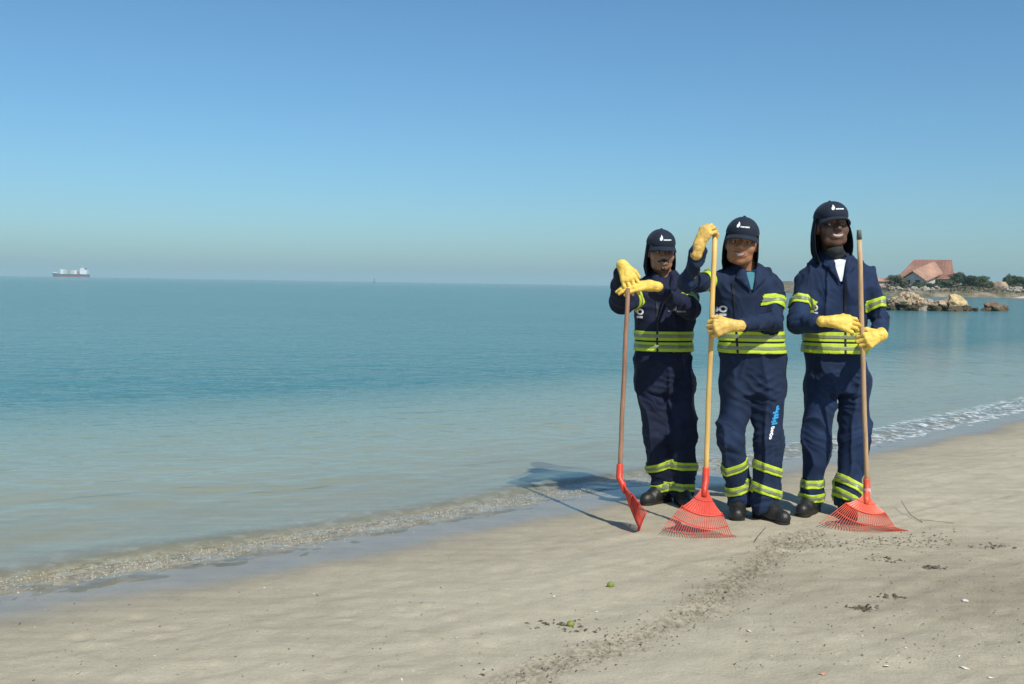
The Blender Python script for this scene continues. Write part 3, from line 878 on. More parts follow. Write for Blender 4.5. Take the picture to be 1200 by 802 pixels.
    for i in range(na - 1):
        for j in range(nz_ - 1): ff.append((i*nz_+j, i*nz_+j+1, (i+1)*nz_+j+1, (i+1)*nz_+j))
    solidify(obj('neck_flap', fv, ff, 'flap', root), .004, 0)
    if S.get('gaiter'):
        e = SDF(); n0 = T(0, .004, -.125)
        e.cone(T(0, .005, -.108), (nb.x, nb.y - .010, nb.z + .000), .056, .064, .03); e.cone(T(0, .035, -.125), (nb.x, nb.y - .03, nb.z + .010), .036, .045, .04)
        e.cut(T(0, .05, -.120), fz + fy * -.45)
        v, f = sdf_mesh(e, .006, 1); v = folds(v, vnormals(v, f), f, .006, 70, stretch=(9, 9, 26)); obj('neck_gaiter', v, f, 'gaiter', root)
    # ---- jacket
    hem = S['hem']
    j = SDF()
    top = nb.z
    def mixp(t): return (wa.x + (nb.x - wa.x) * t, wa.y + (nb.y - wa.y) * t)
    st = []
    for zr, rx, ry in ((0.0, .176, .128), (.16, .170, .125), (.42, .176, .132), (.66, .176, .130), (.82, .150, .108), (.92, .104, .086), (1.0, .074, .076)):
        x_, y_ = mixp(zr); st.append((x_, y_, hem - .02 + (top - hem + .02) * zr, rx * bulk, ry * bulk))
    j.loft(st, .05, yaw, 2.4)
    for s_ in 'RL':
        sh, e_, wr = J['sh'+s_], J['el'+s_], J['wr'+s_]
        inn = Vector((nb.x, nb.y, nb.z - .035)) * .62 + sh * .38
        mid = sh + (e_ - sh) * .35
        j.cone(inn, sh - Vector((0, 0, .012)), .050, .054, .07)
        j.cone(sh, mid, .058*sc, .057*sc, .05); j.cone(mid, e_, .057*sc, .052*sc, .012); j.cone(e_, wr - (wr - e_).normalized() * .015, .052*sc, .039*sc, .02)
    j.cut((0, 0, hem), (0, 0, -1))
    # collar opening
    j.ell((nb.x, nb.y - .040, nb.z + .040), (.060, .070, .080), .015, True)
    V, F = sdf_mesh(j, .0060, 1)
    jt = [(J['el'+s_], .10, .011, (J['wr'+s_] - J['sh'+s_])) for s_ in 'RL'] + [(J['sh'+s_] - Vector((0, .03, .06)), .11, .009, (1 if s_ == 'L' else -1, 0, -.7)) for s_ in 'RL']
    jt += [((J['el'+s_] + J['wr'+s_]) / 2, .09, .006, (J['wr'+s_] - J['el'+s_])) for s_ in 'RL']
    V = folds(V, vnormals(V, F), F, .023, S['seed'], flat=hem + .12, joints=jt, stretch=(11, 9, 3.6))
    V = V + vnormals(V, F) * (.004 * np.clip((hem + .03 - V[:, 2]) / .03, 0, 1))[:, None]
    cloth = S.get('cloth', 'navy')
    jack = obj('jacket', V, F, cloth, root)
    jb = chainmesh(V, F)
    # standing collar behind the neck, lapels and the open V in front
    cv = []; cf = []; n_ = 31
    for i in range(n_):
        a = (i / (n_ - 1) * 2 - 1); th = a * R(118); fr = max(0, abs(a) - .6) / .4
        for t, (rr, zz) in enumerate(((.068, -.05), (.066, .024), (.074, .028), (.094, -.025), (.108, -.06))):
            cv.append((nb.x + math.sin(th) * (rr + .004), nb.y + .004 + math.cos(th) * (rr + .004), nb.z - .010 + zz - .022 * fr))
    for i in range(n_ - 1):
        for t in range(4): cf.append((i*5+t, i*5+t+1, (i+1)*5+t+1, (i+1)*5+t))
    solidify(obj('collar', cv, cf, cloth, root), .005, 0)
    vx = S.get('vx', 0); VD = S.get('vdepth', .115); VW = S.get('vwide', .036)
    cxx = nb.x + vx
    if S.get('shirt'):
        decal('undershirt', [[(-VW, .02), (.0, .025), (VW, .02), (.004, -VD), (-.004, -VD)]], (cxx, nb.y, nb.z - .045), GX0, GZ0, S['shirt'], root, jb, .010, Vector((0, 1, 0)), .012, .2)
    for sg in (-1, 1):
        lp_ = decal('lapel', [[(sg*VW, .034), (sg*(VW + .038), .026), (sg*(VW + .054), -.022), (sg*(VW + .016), -.060), (sg*.004, -VD - .012), (sg*VW*.75, -.25 * VD)]], (cxx, nb.y, nb.z - .045), GX0, GZ0, cloth, root, jb, .015, Vector((0, 1, 0)), .012, .2)
        if lp_: solidify(lp_, .004, 0)
    # zip placket down the front
    fl = S.get('zipx', wa.x); top_z = nb.z - .085
    zp = [[(-.006, q), (.006, q), (.006, q + .03), (-.006, q + .03)] for q in np.arange(0, top_z - hem - .03, .03)]
    ux = Vector((math.cos(yaw), math.sin(yaw), 0)); dv = Vector((-math.sin(yaw), math.cos(yaw), 0))
    decal('zip_placket', zp, (fl, wa.y, hem + .001), ux, (nb.x - wa.x, 0, nb.z - hem), 'zip', jack, jb, .0075, dv)
    for s_ in 'RL':
        f_ = S['armband'][0 if s_ == 'R' else 1]
        sh, e_ = J['sh'+s_], J['el'+s_]
        band(root, V, F, sh + (e_ - sh) * f_, (e_ - sh), .054, .080)
    for zc in (hem + .029, hem + .093):
        tilt = Vector(S.get('bandtilt', (0, 0, 1)))
        # only the trunk: leave the hands and sleeves out
        v, f = cutband(V[:, :], F, (wa.x, wa.y, zc), tilt, .054, .205, .0060, (wa.x, wa.y, zc))
        arms = [(J['el'+s_], J['wr'+s_]) for s_ in 'RL'] + [(J['sh'+s_], J['el'+s_]) for s_ in 'RL']
        def keep(vv, ff):
            out = []
            for q in ff:
                p = sum((Vector(vv[i]) for i in q), Vector()) / len(q); ok = True
                for a_, b_ in arms:
                    ab = b_ - a_; t = max(0, min(1, (p - a_).dot(ab) / ab.length_squared))
                    if (p - a_ - ab * t).length < .075 * sc: ok = False
                if ok: out.append(q)
            return out
        f = keep(v, f)
        bd = solidify(obj('reflective_band', v, f, 'lime', root), .006)
        v, f = cutband(V, F, (wa.x, wa.y, zc), tilt, .020, .205, .0078, (wa.x, wa.y, zc))
        solidify(obj('silver_stripe', v, keep(v, f), 'silver', bd), .002)
    # ---- trousers
    t = SDF()
    t.loft([(hp.x, hp.y, hp.z - .09, .170*bulk, .112), (hp.x, hp.y, hp.z - .02, .180*bulk, .122), (wa.x, wa.y, hem + .01, .166*bulk, .118), (wa.x, wa.y, hem + .06, .150*bulk, .105)], .05, yaw)
    lw = S.get('legw', 1.0) * .95
    for s_ in 'RL':
        h_, k_, a_ = J['hip'+s_], J['kn'+s_], J['an'+s_]
        lo = Vector((a_.x, a_.y, gzf(a_) + S.get('cuff', .055)))
        t.cone(h_ - Vector((0, 0, .02)), k_, .098*lw, .082*lw, .035); t.cone(k_, Vector((a_.x, a_.y, a_.z + .07)), .082*lw, .070*lw, .03)
        t.cone(Vector((a_.x, a_.y, a_.z + .07)), lo + Vector((0, 0, .02)), .071*lw, .072*lw, .03)
    for s_ in 'RL':
        a_ = J['an'+s_]
    t.cut((0, 0, min(gzf(J['anR']), gzf(J['anL'])) + S.get('cuff', .055)), (0, 0, -1))
    V, F = sdf_mesh(t, .0062, 1)
    jt = []
    for s_ in 'RL':
        jt += [(J['kn'+s_], .11, .007, (.25 if s_ == 'R' else -.25, 0, 1)), (J['an'+s_] + Vector((0, 0, .03)), .09, .011, (.15, .1, 1))]
    jt += [((hp.x, hp.y - .10, hp.z - .10), .13, .010, (.5, 0, 1)), ((hp.x + .05, hp.y - .1, hp.z - .05), .10, .008, (-.3, 0, 1))]
    V = folds(V, vnormals(V, F), F, .026, S['seed'] + 40, joints=jt, stretch=(9, 9, 2.9))
    tr_ = obj('trousers', V, F, cloth, root)
    tb = chainmesh(V, F)
    for s_, (h1, h2, tilt) in zip('RL', S['legbands']):
        k_, a_ = J['kn'+s_], J['an'+s_]
        ax = (k_ - a_).normalized() + Vector(tilt)
        for hh in (h1, h2):
            c = a_ + (k_ - a_) * ((hh - (a_.z - gzf(a_))) / (k_ - a_).z)
            hi = Vector((J['anL'].x + J['anR'].x, 0, 0)) / 2
            band(root, V, F, c, ax, .047, .12, c)
    boot(root, J['anR'], S['toes'][0]); boot(root, J['anL'], S['toes'][1])
    for nm, polys, o, u, v, m, which, dd in S.get('prints', []):
        decal(nm, polys, o, u, v, m, jack if which == 'j' else tr_, jb if which == 'j' else tb, .004, dd)
    return root

VIEW = Vector((0, 1, 0))
GX, GZ_ = Vector((1, 0, 0)), Vector((0, 0, 1))
def chest8(s=1.0):
    return ringpoly(-.019*s, 0, .018*s, .009*s) + ringpoly(.018*s, .002*s, .019*s, .010*s), [rect(-.032*s, -.038*s, -.004*s, -.026*s), rect(.002*s, -.036*s, .032*s, -.023*s)]

# person on the left of the group, both hands stacked on the brown handle
Y1 = 6.0
g1 = lambda px, py, Y=Y1: at(px, py, Y)
an = ground(774, 588, -.025)
P1 = dict(
    base=g1(785, 590), scale=.98, bulk=1.0, seed=100, cloth='navydark', skin='skin1', moustache=True, smile=.023, gape=.0055,
    headrot=(R(6), R(8), R(0)), headscale=.98, flap=(.20, .21),
    J=dict(head=g1(774, 295, 5.98), neck=g1(777, 319, 6.03), waist=g1(778, 395), hip=g1(778, 440, 6.02),
           shR=g1(754, 343, 6.02), shL=g1(800, 344, 6.02), elR=g1(729, 353, 5.84), wrR=g1(728, 319, 5.61), elL=g1(808, 362, 5.80), wrL=g1(769, 341, 5.58),
           hipR=g1(762, 446, 6.02), hipL=g1(795, 446, 6.02), knR=g1(767, 510, 5.98), knL=g1(798, 510, 5.98), anR=g1(775, 568, 6.02), anL=g1(799, 570, 5.98)),
    hem=g1(778, 411).z, armband=(.55, .62), legbands=((.235, .105, (-.20, .05, 0)), (.235, .105, (.10, .05, 0))), toes=((-.75, -.65), (.05, -1)), zipx=g1(765, 400).x, yaw=R(4))
c8 = chest8(1.0)
P1['prints'] = [('chest_emblem', c8[0] + c8[1], g1(747, 366, 5.9), GX, GZ_, 'white', 'j', VIEW), ('chest_print', birdmark(1.3), g1(790, 364, 5.9), GX, GZ_, 'greyprint', 'j', VIEW)]
p1 = person('shortest person, moustache, navy coverall, gloved hands stacked on a brown rake handle', P1)
glove(p1, g1(729, 311, 5.575), (.40, -.34, -.85), (-.15, -.95, .25), False, [(.15, .3, .3), (.12, .25, .3), (.15, .3, .3), (.2, .35, .3)], 'glove', (-.05, -.8, .5), spread=.07)
glove(p1, g1(762, 335, 5.54), (-.98, -.02, -.10), (0, -.45, .9), True, [(.15, .25, .2)] * 4, 'glove', (-.9, -.2, .15), thumb=(.85, .35, -.1))

# person in the middle, one hand raised to the top of the yellow handle
Y2 = 5.55
g2 = lambda px, py, Y=Y2: at(px, py, Y)
P2 = dict(
    base=g2(885, 610), scale=1.0, bulk=1.02, seed=200, cloth='navy', skin='skin2', smile=.026, gape=.0068,
    headrot=(R(-14), R(2), R(5)), headscale=1.06, flap=(.21, .23),
    J=dict(head=g2(869, 285, 5.52), neck=g2(875, 312, 5.57), waist=g2(882, 397), hip=g2(881, 443, 5.57),
           shR=g2(846, 329, 5.56), shL=g2(900, 334, 5.55), elR=g2(808, 330, 5.38), wrR=g2(820, 292, 5.26), elL=g2(907, 377, 5.42), wrL=g2(862, 381, 5.20),
           hipR=g2(862, 450, 5.57), hipL=g2(899, 450, 5.57), knR=g2(857, 515, 5.53), knL=g2(899, 518, 5.50), anR=g2(865, 588, 5.60), anL=g2(897, 592, 5.50)),
    hem=g2(882, 413).z, armband=(.50, .55), legbands=((.29, .165, (-.26, .05, 0)), (.29, .165, (.34, .05, 0))), toes=((-.25, -1), (.55, -.85)), zipx=g2(862, 400).x, yaw=R(-6), shirt='tealcloth', vwide=.026, vdepth=.085)
lp = []
for q, (yy, wd) in enumerate(((.062, .010), (.052, .016), (.042, .022), (.030, .020), (.020, .024), (.008, .018), (-.002, .022))):
    lp.append(rect(-wd*.75 + .005 * math.sin(q*2.3), yy*1.5, wd*.75 + .005 * math.sin(q*2.3), yy*1.5 + .011))
lp.append(rect(-.008, -.003, .001, .100))
lw_ = []
for q in range(4): lw_ += ringpoly(-.001 * q, -.020 - q * .018, .0095, .0035, 9, 1.15 - .3 * (q % 2))
P2['prints'] = [('chest_emblem', c8[0] + c8[1], g2(846, 363, 5.45), GX, GZ_, 'white', 'j', VIEW),
                ('leg_lettering', lp, g2(906, 497, 5.45), (.97, 0, .22), (.22, 0, .97), 'cyanprint', 't', VIEW),
                ('leg_lettering', lw_, g2(906, 497, 5.45), (.97, 0, .22), (.22, 0, .97), 'white', 't', VIEW)]
p2 = person('middle person in navy coverall, one arm raised to the top of a yellow rake handle', P2)
glove(p2, g2(819, 289, 5.25), (.40, -.05, .90), (-.62, -.60, .45), False, [(.75, .95, .7), (.8, .95, .7), (.85, 1.0, .7), (.9, 1.0, .7)], 'glovetan', (.25, -.15, .95), thumb=(.6, .3, -.75), thumbcurl=.4)
glove(p2, g2(859, 382, 5.175), (-.97, -.12, -.12), (.05, -1, .15), True, [(.9, 1.2, .9)] * 4, 'glovetan', (-.9, -.35, .0), thumb=(.70, .55, -.30))

# tallest person on the right
Y3 = 5.68
g3 = lambda px, py, Y=Y3: at(px, py, Y)
P3 = dict(
    base=g3(968, 607), scale=1.0, bulk=1.03, seed=300, cloth='navy2', skin='skin3', smile=.029, gape=.0082,
    headrot=(R(3), R(-4), R(-3)), headscale=1.05, flap=(.25, .26), flapwide=.022, gaiter=True,
    J=dict(head=g3(974, 266, 5.65), neck=g3(978, 297, 5.70), waist=g3(979, 397), hip=g3(981, 440, 5.70),
           shR=g3(946, 328, 5.68), shL=g3(1014, 326, 5.68), elR=g3(934, 380, 5.54), wrR=g3(972, 381, 5.34), elL=g3(1033, 378, 5.60), wrL=g3(1030, 393, 5.37),
           hipR=g3(961, 448, 5.70), hipL=g3(1003, 446, 5.70), knR=g3(956, 515, 5.66), knL=g3(1002, 515, 5.66), anR=g3(951, 590, 5.68), anL=g3(992, 592, 5.62)),
    hem=g3(978, 413).z, armband=(.53, .62), legbands=((.175, .095, (-.08, .05, 0)), (.175, .095, (.40, .05, 0))), toes=((-.62, -.80), (-.15, -1)), zipx=g3(983, 400).x, yaw=R(-2), shirt='whitecloth', legw=1.03)
P3['prints'] = [('chest_emblem', ringpoly(0, 0, .017, .008, 14, .85) + [rect(-.014, -.034, .014, -.024)], g3(958, 361, 5.55), GX, GZ_, 'white', 'j', VIEW),
                ('sleeve_emblem', ringpoly(-.014, .002, .011, .002, 10, .7) + [[(.008, -.01), (.02, -.016), (.03, -.004), (.018, .012), (.008, .012)]], g3(930, 331, 5.6), GX, GZ_, 'white', 'j', VIEW)]
p3 = person('tallest person, dark grey neck gaiter, navy coverall, both gloves on a tan rake handle', P3)
glove(p3, g3(974, 377, 5.30), (.96, -.16, -.12), (.1, -.93, .35), False, [(.35, .75, .6), (.32, .7, .6), (.35, .75, .6), (.4, .75, .6)], 'glove', (.9, -.35, 0), thumb=(.85, .5, -.25), spread=.04)
glove(p3, g3(1033, 393, 5.33), (-.86, -.25, -.30), (.25, -.93, .25), True, [(.85, 1.2, .9)] * 4, 'glove', (-.25, -.85, -.2), thumb=(.6, .6, -.35))

# ------------------------------------------------------------------ rakes
def rake(label, top, sock, tip, lateral, halfang, wood, red, ntine=22, plate=.52, r_handle=.0125, cap=None, sticker=False, flex=.03, length=None):
    top, sock, tip = Vector(top), Vector(sock), Vector(tip)
    root = empty('leaf_rake', (tip.x, tip.y, gzf(tip)))
    tag(root, label, 'rake', 'red plastic leaf rakes')
    ax = (sock - top).normalized()
    m = MB(); n_ = 9
    side = ax.cross(Vector((0, 1, 0))).normalized()
    pts = [top + (sock + ax * .04 - top) * (i / n_) + side * (.0012 * math.sin(i * 1.9)) * (0 < i < n_) for i in range(n_ + 1)]
    m.tube(pts, r_handle, 14); h = m.build('handle', wood, root, True)
    if cap:
        m = MB(); m.tube([top - ax * .038, top - ax * .034, top + ax * .012], [.008, r_handle * .95, r_handle * 1.12], 12); m.build('end_cap', cap, root, True)
    df = (tip - sock).normalized(); L = (tip - sock).length
    lx = Vector(lateral); lx = (lx - df * lx.dot(df)).normalized(); nn = df.cross(lx).normalized()
    # socket
    m = MB(); m.tube([sock - ax * .055, sock - ax * .050, sock + ax * .02, sock + df * .06, sock + df * .11], [.0165, .018, .0185, .017, .013], 14)
    m.build('socket', red, root, True)
    if sticker:
        m = MB(); m.tube([sock + ax * -.002, sock + ax * .034], [.0200, .0200], 14, cap=False); m.build('sticker', 'pinklabel', root, True)
    def P(r, ph, off=0.0):
        q = sock + (df * math.cos(ph) + lx * math.sin(ph)) * r
        bend = flex * (r / L) ** 2 + .018 * (ph / halfang) ** 2 * (r / L)
        return q + nn * (-bend + off)
    r0 = .045; r1 = L * plate
    V = []; F = []; na, nr = 29, 8
    for sgn in (1, -1):
        for i in range(na):
            a = (i / (na - 1) * 2 - 1)
            for j in range(nr):
                t = j / (nr - 1); r = r0 + (r1 - r0) * t
                wid = halfang * (.30 + .66 * t ** .8) if t < 1 else halfang * .97
                rb = r * (1 + .05 * math.cos(a * 1.5) - .05)
                V.append(P(rb, a * wid, sgn * (.0022 + .0022 * (math.cos(i * math.pi) > 0) * t)))
    for q in range(2):
        o_ = q * na * nr
        for i in range(na - 1):
            for j in range(nr - 1):
                f_ = (o_+i*nr+j, o_+i*nr+j+1, o_+(i+1)*nr+j+1, o_+(i+1)*nr+j)
                F.append(f_ if q == 0 else f_[::-1])
    o_ = na * nr
    for i in range(na - 1):
        F.append((i*nr+nr-1, o_+i*nr+nr-1, o_+(i+1)*nr+nr-1, (i+1)*nr+nr-1)); F.append((i*nr, (i+1)*nr, o_+(i+1)*nr, o_+i*nr))
    for i in (0, na - 1):
        for j in range(nr - 1):
            F.append((i*nr+j, i*nr+j+1, o_+i*nr+j+1, o_+i*nr+j))
    obj('fan_plate', V, F, red, root, False)
    m = MB(); m.tube([P(r1 * .985, (i / 20 * 2 - 1) * halfang * .97, .004) for i in range(21)], .0050, 8, flat=.8); m.build('rib', red, root, True)
    m = MB(); m.tube([P(r1 * .62, (i / 16 * 2 - 1) * halfang * .72, .003) for i in range(17)], .0035, 8); m.build('rib', red, root, True)
    m = MB(); m.tube([P(L * (plate + .42 * (1 - plate)), (i / 24 * 2 - 1) * halfang, -.003) for i in range(25)], .0032, 6); m.build('cross_band', red, root, True)
    for k in range(ntine):
        ph = (k / (ntine - 1) * 2 - 1) * halfang
        Lk = L / math.cos(ph) ** .55
        pts = [P(r1 * .93 + (Lk * .93 - r1 * .93) * t, ph * (1 + .0 * t)) for t in (0, .25, .5, .75, 1)]
        dd = (pts[-1] - pts[-2]).normalized()
        pts.append(pts[-1] + (dd * .6 + nn * .5) * .016); pts.append(pts[-1] + (dd * .1 + nn * .9) * .014)
        for p in pts:
            g = gzf(p) + .0035
            if p.z < g: p.z = g
        m = MB(); m.tube(pts, [.0036, .0032, .0029, .0027, .0026, .0024, .0020], 5, flat=.75, side=nn)
        m.build('tine', red, root, True)
    return root
rk2_top = at(838, 272, 5.255); rk2_s = at(827, 560, 5.23)
rake('red fan rake with a pale yellow handle, held by the middle person', rk2_top, rk2_s, ground(820, 634, 0), (1, .02, 0), R(31), 'woodyellow', 'red', 29, .60, .0135)
rk3_top = at(1007, 278, 5.27); rk3_s = at(1016, 572, 5.40)
rake('coral fan rake with tan handle and grey end cap, held by the tallest person', rk3_top, rk3_s, ground(1014, 629, 0), (1, .03, 0), R(40), 'woodpink', 'red3', 31, .52, .0125, cap='metalcap', sticker=True)
rk1_top = at(736, 338, 5.50); rk1_s = at(726, 556, 5.36)
rake('red rake turned edge-on with a brown handle, held by the shortest person', rk1_top, rk1_s, ground(747, 624, 0), (.10, -1, 0), R(30), 'woodbrown', 'red', 24, .55, .0125)

# ------------------------------------------------------------------ the point across the water
def rockmat(name, a, b, c, stain=None):
    m = bpy.data.materials.new(name); m.use_nodes = True
    n = m.node_tree.nodes; l = m.node_tree.links; p = n['Principled BSDF']; p.inputs['Roughness'].default_value = .9
    tc = n.new('ShaderNodeTexCoord'); t = n.new('ShaderNodeTexNoise'); t.inputs['Scale'].default_value = 1.3; t.inputs['Detail'].default_value = 8; t.inputs['Roughness'].default_value = .65
    l.new(tc.outputs['Object'], t.inputs[0])
    r = n.new('ShaderNodeValToRGB'); e = r.color_ramp.elements; e.new(.5)
    for i, (q, col) in enumerate(((.3, a), (.5, b), (.7, c))): e[i].position = q; e[i].color = (*col, 1)
    l.new(t.outputs[0], r.inputs[0]); out = r.outputs[0]
    if stain is not None:                       # weed and wet below the tide mark
        g = n.new('ShaderNodeNewGeometry'); sx = n.new('ShaderNodeSeparateXYZ'); l.new(g.outputs['Position'], sx.inputs[0])
        ad = n.new('ShaderNodeMath'); ad.operation = 'ADD'; l.new(sx.outputs[2], ad.inputs[0])
        mu = n.new('ShaderNodeMath'); mu.operation = 'MULTIPLY'; mu.inputs[1].default_value = .5; l.new(t.outputs[0], mu.inputs[0]); l.new(mu.outputs[0], ad.inputs[1])
        mr = n.new('ShaderNodeMapRange'); mr.inputs[1].default_value = stain; mr.inputs[2].default_value = stain + .18; mr.inputs[3].default_value = 1; mr.inputs[4].default_value = 0; l.new(ad.outputs[0], mr.inputs[0])
        mx = n.new('ShaderNodeMix'); mx.data_type = 'RGBA'; l.new(mr.outputs[0], mx.inputs[0]); l.new(out, mx.inputs[6]); mx.inputs[7].default_value = (.07, .055, .03, 1); out = mx.outputs[2]
    l.new(out, p.inputs['Base Color'])
    t2 = n.new('ShaderNodeTexNoise'); t2.inputs['Scale'].default_value = 6; t2.inputs['Detail'].default_value = 6; l.new(tc.outputs['Object'], t2.inputs[0])
    bp = n.new('ShaderNodeBump'); bp.inputs['Strength'].default_value = .8; bp.inputs['Distance'].default_value = .08; l.new(t2.outputs[0], bp.inputs['Height']); l.new(bp.outputs[0], p.inputs['Normal'])
    return m
M['rock'] = rockmat('tan_rock', (.22, .155, .10), (.42, .31, .20), (.56, .44, .30), .52)
M['rockgold'] = rockmat('golden_rock', (.34, .24, .11), (.56, .41, .20), (.66, .51, .28), .5)
M['rockdark'] = rockmat('brown_rock', (.10, .06, .035), (.20, .12, .065), (.28, .20, .12), .35)
M['rockpale'] = rockmat('pale_rock', (.22, .19, .15), (.32, .28, .225), (.40, .355, .30))
M['leafdark'] = mat('leaf_dark', (.030, .052, .022), .7, .3, .4, .8)
M['leafmid'] = mat('leaf_mid', (.055, .085, .030), .7, .3, .4, .8)
M['leafolive'] = mat('leaf_olive', (.085, .092, .042), .7, .3, .35, .8)
M['bark'] = mat('bark', (.12, .09, .065), .9)
M['plaster'] = mat('plaster', (.55, .53, .49), .85, .3, .1, .6)
M['plasterpink'] = mat('plaster_pink', (.52, .38, .32), .85, .3, .1, .6)
M['darkopening'] = mat('dark_glass', (.02, .024, .028), .25)
def tilemat(name, c, rot):
    m = mat(name, c, .85, .3, .35, .35, .0)
    n = m.node_tree.nodes; l = m.node_tree.links
    wv = n.new('ShaderNodeTexWave'); wv.inputs['Scale'].default_value = 1.1; wv.inputs['Distortion'].default_value = .8; wv.bands_direction = rot
    tc = n.new('ShaderNodeTexCoord'); l.new(tc.outputs['Object'], wv.inputs[0])
    bp = n.new('ShaderNodeBump'); bp.inputs['Strength'].default_value = .6; bp.inputs['Distance'].default_value = .12; l.new(wv.outputs['Fac'], bp.inputs['Height']); l.new(bp.outputs[0], n['Principled BSDF'].inputs['Normal'])
    return m
M['tile'] = tilemat('clay_tile', (.28, .14, .10), 'X'); M['tile2'] = tilemat('clay_tile_pale', (.40, .23, .16), 'Y'); M['tile3'] = tilemat('clay_tile_pink', (.46, .17, .15), 'X')

def rock_mesh(seed, sub=3, rough=.6):
    bm = bmesh.new(); bmesh.ops.create_icosphere(bm, subdivisions=sub, radius=1)
    V = np.array([v.co[:] for v in bm.verts]); rg = np.random.default_rng(seed)
    for _ in range(9):                                        # knock flat faces off it
        d = rg.normal(size=3); d /= np.linalg.norm(d); h = rg.uniform(.55, .85)
        t = V @ d; V = V - np.where(t > h, t - h, 0)[:, None] * d * .85
    V *= (1 + rough * .5 * noise3(V * 1.6 + seed, seed) + rough * .35 * noise3(V * 4 + seed, seed + 1))[:, None]
    F = [[v.index for v in f.verts] for f in bm.faces]; bm.free()
    return meshdata('boulder', V, F, False)
ROCKS = {k: [rock_mesh(i * 7 + len(k)) for i in range(5)] for k in ('rock', 'rockgold', 'rockdark', 'rockpale')}
for k, L in ROCKS.items():
    for me in L: me.materials.append(M[k])
_r = random.Random(11)
def boulder(p, size, k, label, group=None, flat=.75, name='boulder'):
    o = bpy.data.objects.new(name, _r.choice(ROCKS[k])); COL.objects.link(o)
    o.location = p; o.scale = (size * _r.uniform(.85, 1.3), size * _r.uniform(.8, 1.2), size * flat * _r.uniform(.8, 1.15))
    o.rotation_euler = (_r.uniform(-.5, .5), _r.uniform(-.5, .5), _r.uniform(0, 6.28))
    return tag(o, label, 'rock', group)
PROF = ([1020, 1040, 1052, 1062, 1074, 1084, 1096, 1106, 1113, 1121, 1128, 1134, 1142], [.9, .75, 1.05, 1.25, 1.1, .72, .72, .8, 1.0, 1.15, .75, .35, .1])
for q in range(120):
    px = 1016 + q * 1.04 + _r.uniform(-1, 1); Y = _r.uniform(64.3, 69.5)
    h = float(np.interp(px, *PROF)); sz = _r.uniform(.20, .48) * (.55 + .5 * h)
    p = at(px, 364, Y); z = SEA + _r.uniform(.0, max(.05, h - sz * .75)) * (1 if Y > 65.5 else .35)
    boulder((p.x, Y, z), sz, (kk := _r.choice(['rock', 'rock', 'rockdark', 'rock', 'rockgold', 'rockpale'])), {'rock': 'tan', 'rockdark': 'brown', 'rockgold': 'yellowish', 'rockpale': 'grey'}[kk] + ' boulder ' + ('at the waterline' if z < .25 else 'high up') + ' in the ' + ('left part' if px < 1062 else 'middle' if px < 1098 else 'right part') + ' of the rock pile' + (', front row' if Y < 66.5 else ', back row'), 'boulders of the rock pile')
for px, z, sz in ((1056, .55, .50), (1067, .62, .46), (1064, .98, .30), (1080, .35, .36), (1092, .3, .42), (1104, .4, .36)):
    p = at(px, 364, 64.9); boulder((p.x, 64.9, z), sz, 'rock', 'large tan boulder in the front face of the rock pile, ' + {1056: 'nearest the tallest person', 1067: 'second from the tallest person', 1064: 'perched on top', 1080: 'left of the dip', 1092: 'in the dip', 1104: 'next to the golden boulder'}[px], 'boulders of the rock pile')
p = at(1121, 364, 65.0); boulder((p.x, 65.0, .66), .52, 'rockgold', 'golden yellow boulder, tallest at the right end of the rock pile')
p = at(1165, 362, 68); boulder((p.x, 68, .10), .62, 'rockdark', 'dark brown rock standing alone in the water right of the pile', None, .62)
p = at(1175, 362, 68.6); boulder((p.x, 68.6, .06), .48, 'rockdark', 'smaller brown rock at the right foot of the lone dark rock', None, .7)
p = at(1155, 363, 67.6); boulder((p.x, 67.6, .0), .34, 'rockdark', 'low wet rock at the left foot of the lone dark rock', None, .5)

def head_z(x, y):
    e = np.clip((y - 204 - 4 * noise2(x * .05, y * 0, 41)) / 14, -1, 1)
    lft = np.clip((x - 74) / 14, -1, 1)
    h = np.minimum(e, lft)
    z = np.where(h > 0, .2 + 2.0 * np.sqrt(np.maximum(h, 0)) + .5 * noise2(x * .12, y * .12, 42) * h + .25 * noise2(x * .5, y * .5, 43) * h, 2.5 * h)
    z = z + .8 * np.clip((y - 225) / 60, 0, 1) * h
    return np.maximum(z, -2.5), {}
def headmat():
    m = bpy.data.materials.new('scrub_ground'); m.use_nodes = True
    n = m.node_tree.nodes; l = m.node_tree.links; p = n['Principled BSDF']; p.inputs['Roughness'].default_value = .95
    tc = n.new('ShaderNodeTexCoord'); t = n.new('ShaderNodeTexNoise'); t.inputs['Scale'].default_value = .35; t.inputs['Detail'].default_value = 8; t.inputs['Roughness'].default_value = .7; l.new(tc.outputs['Object'], t.inputs[0])
    r = n.new('ShaderNodeValToRGB'); e = r.color_ramp.elements; e.new(.5); e.new(.6)
    for i, (q, c) in enumerate(((.38, (.075, .075, .04)), (.50, (.16, .135, .085)), (.60, (.26, .215, .15)), (.72, (.34, .29, .22)))): e[i].position = q; e[i].color = (*c, 1)
    l.new(t.outputs[0], r.inputs[0]); l.new(r.outputs[0], p.inputs['Base Color'])
    return m
xs = np.arange(58, 330, 1.2); ys = np.arange(196, 330, 1.2)
hd = sheet('headland', xs, ys, head_z, headmat(), 'structure', None); hd['label'] = 'low scrubby point of land across the water'
def hz(x, y): return float(head_z(np.array([x * 1.0]), np.array([y * 1.0]))[0][0])
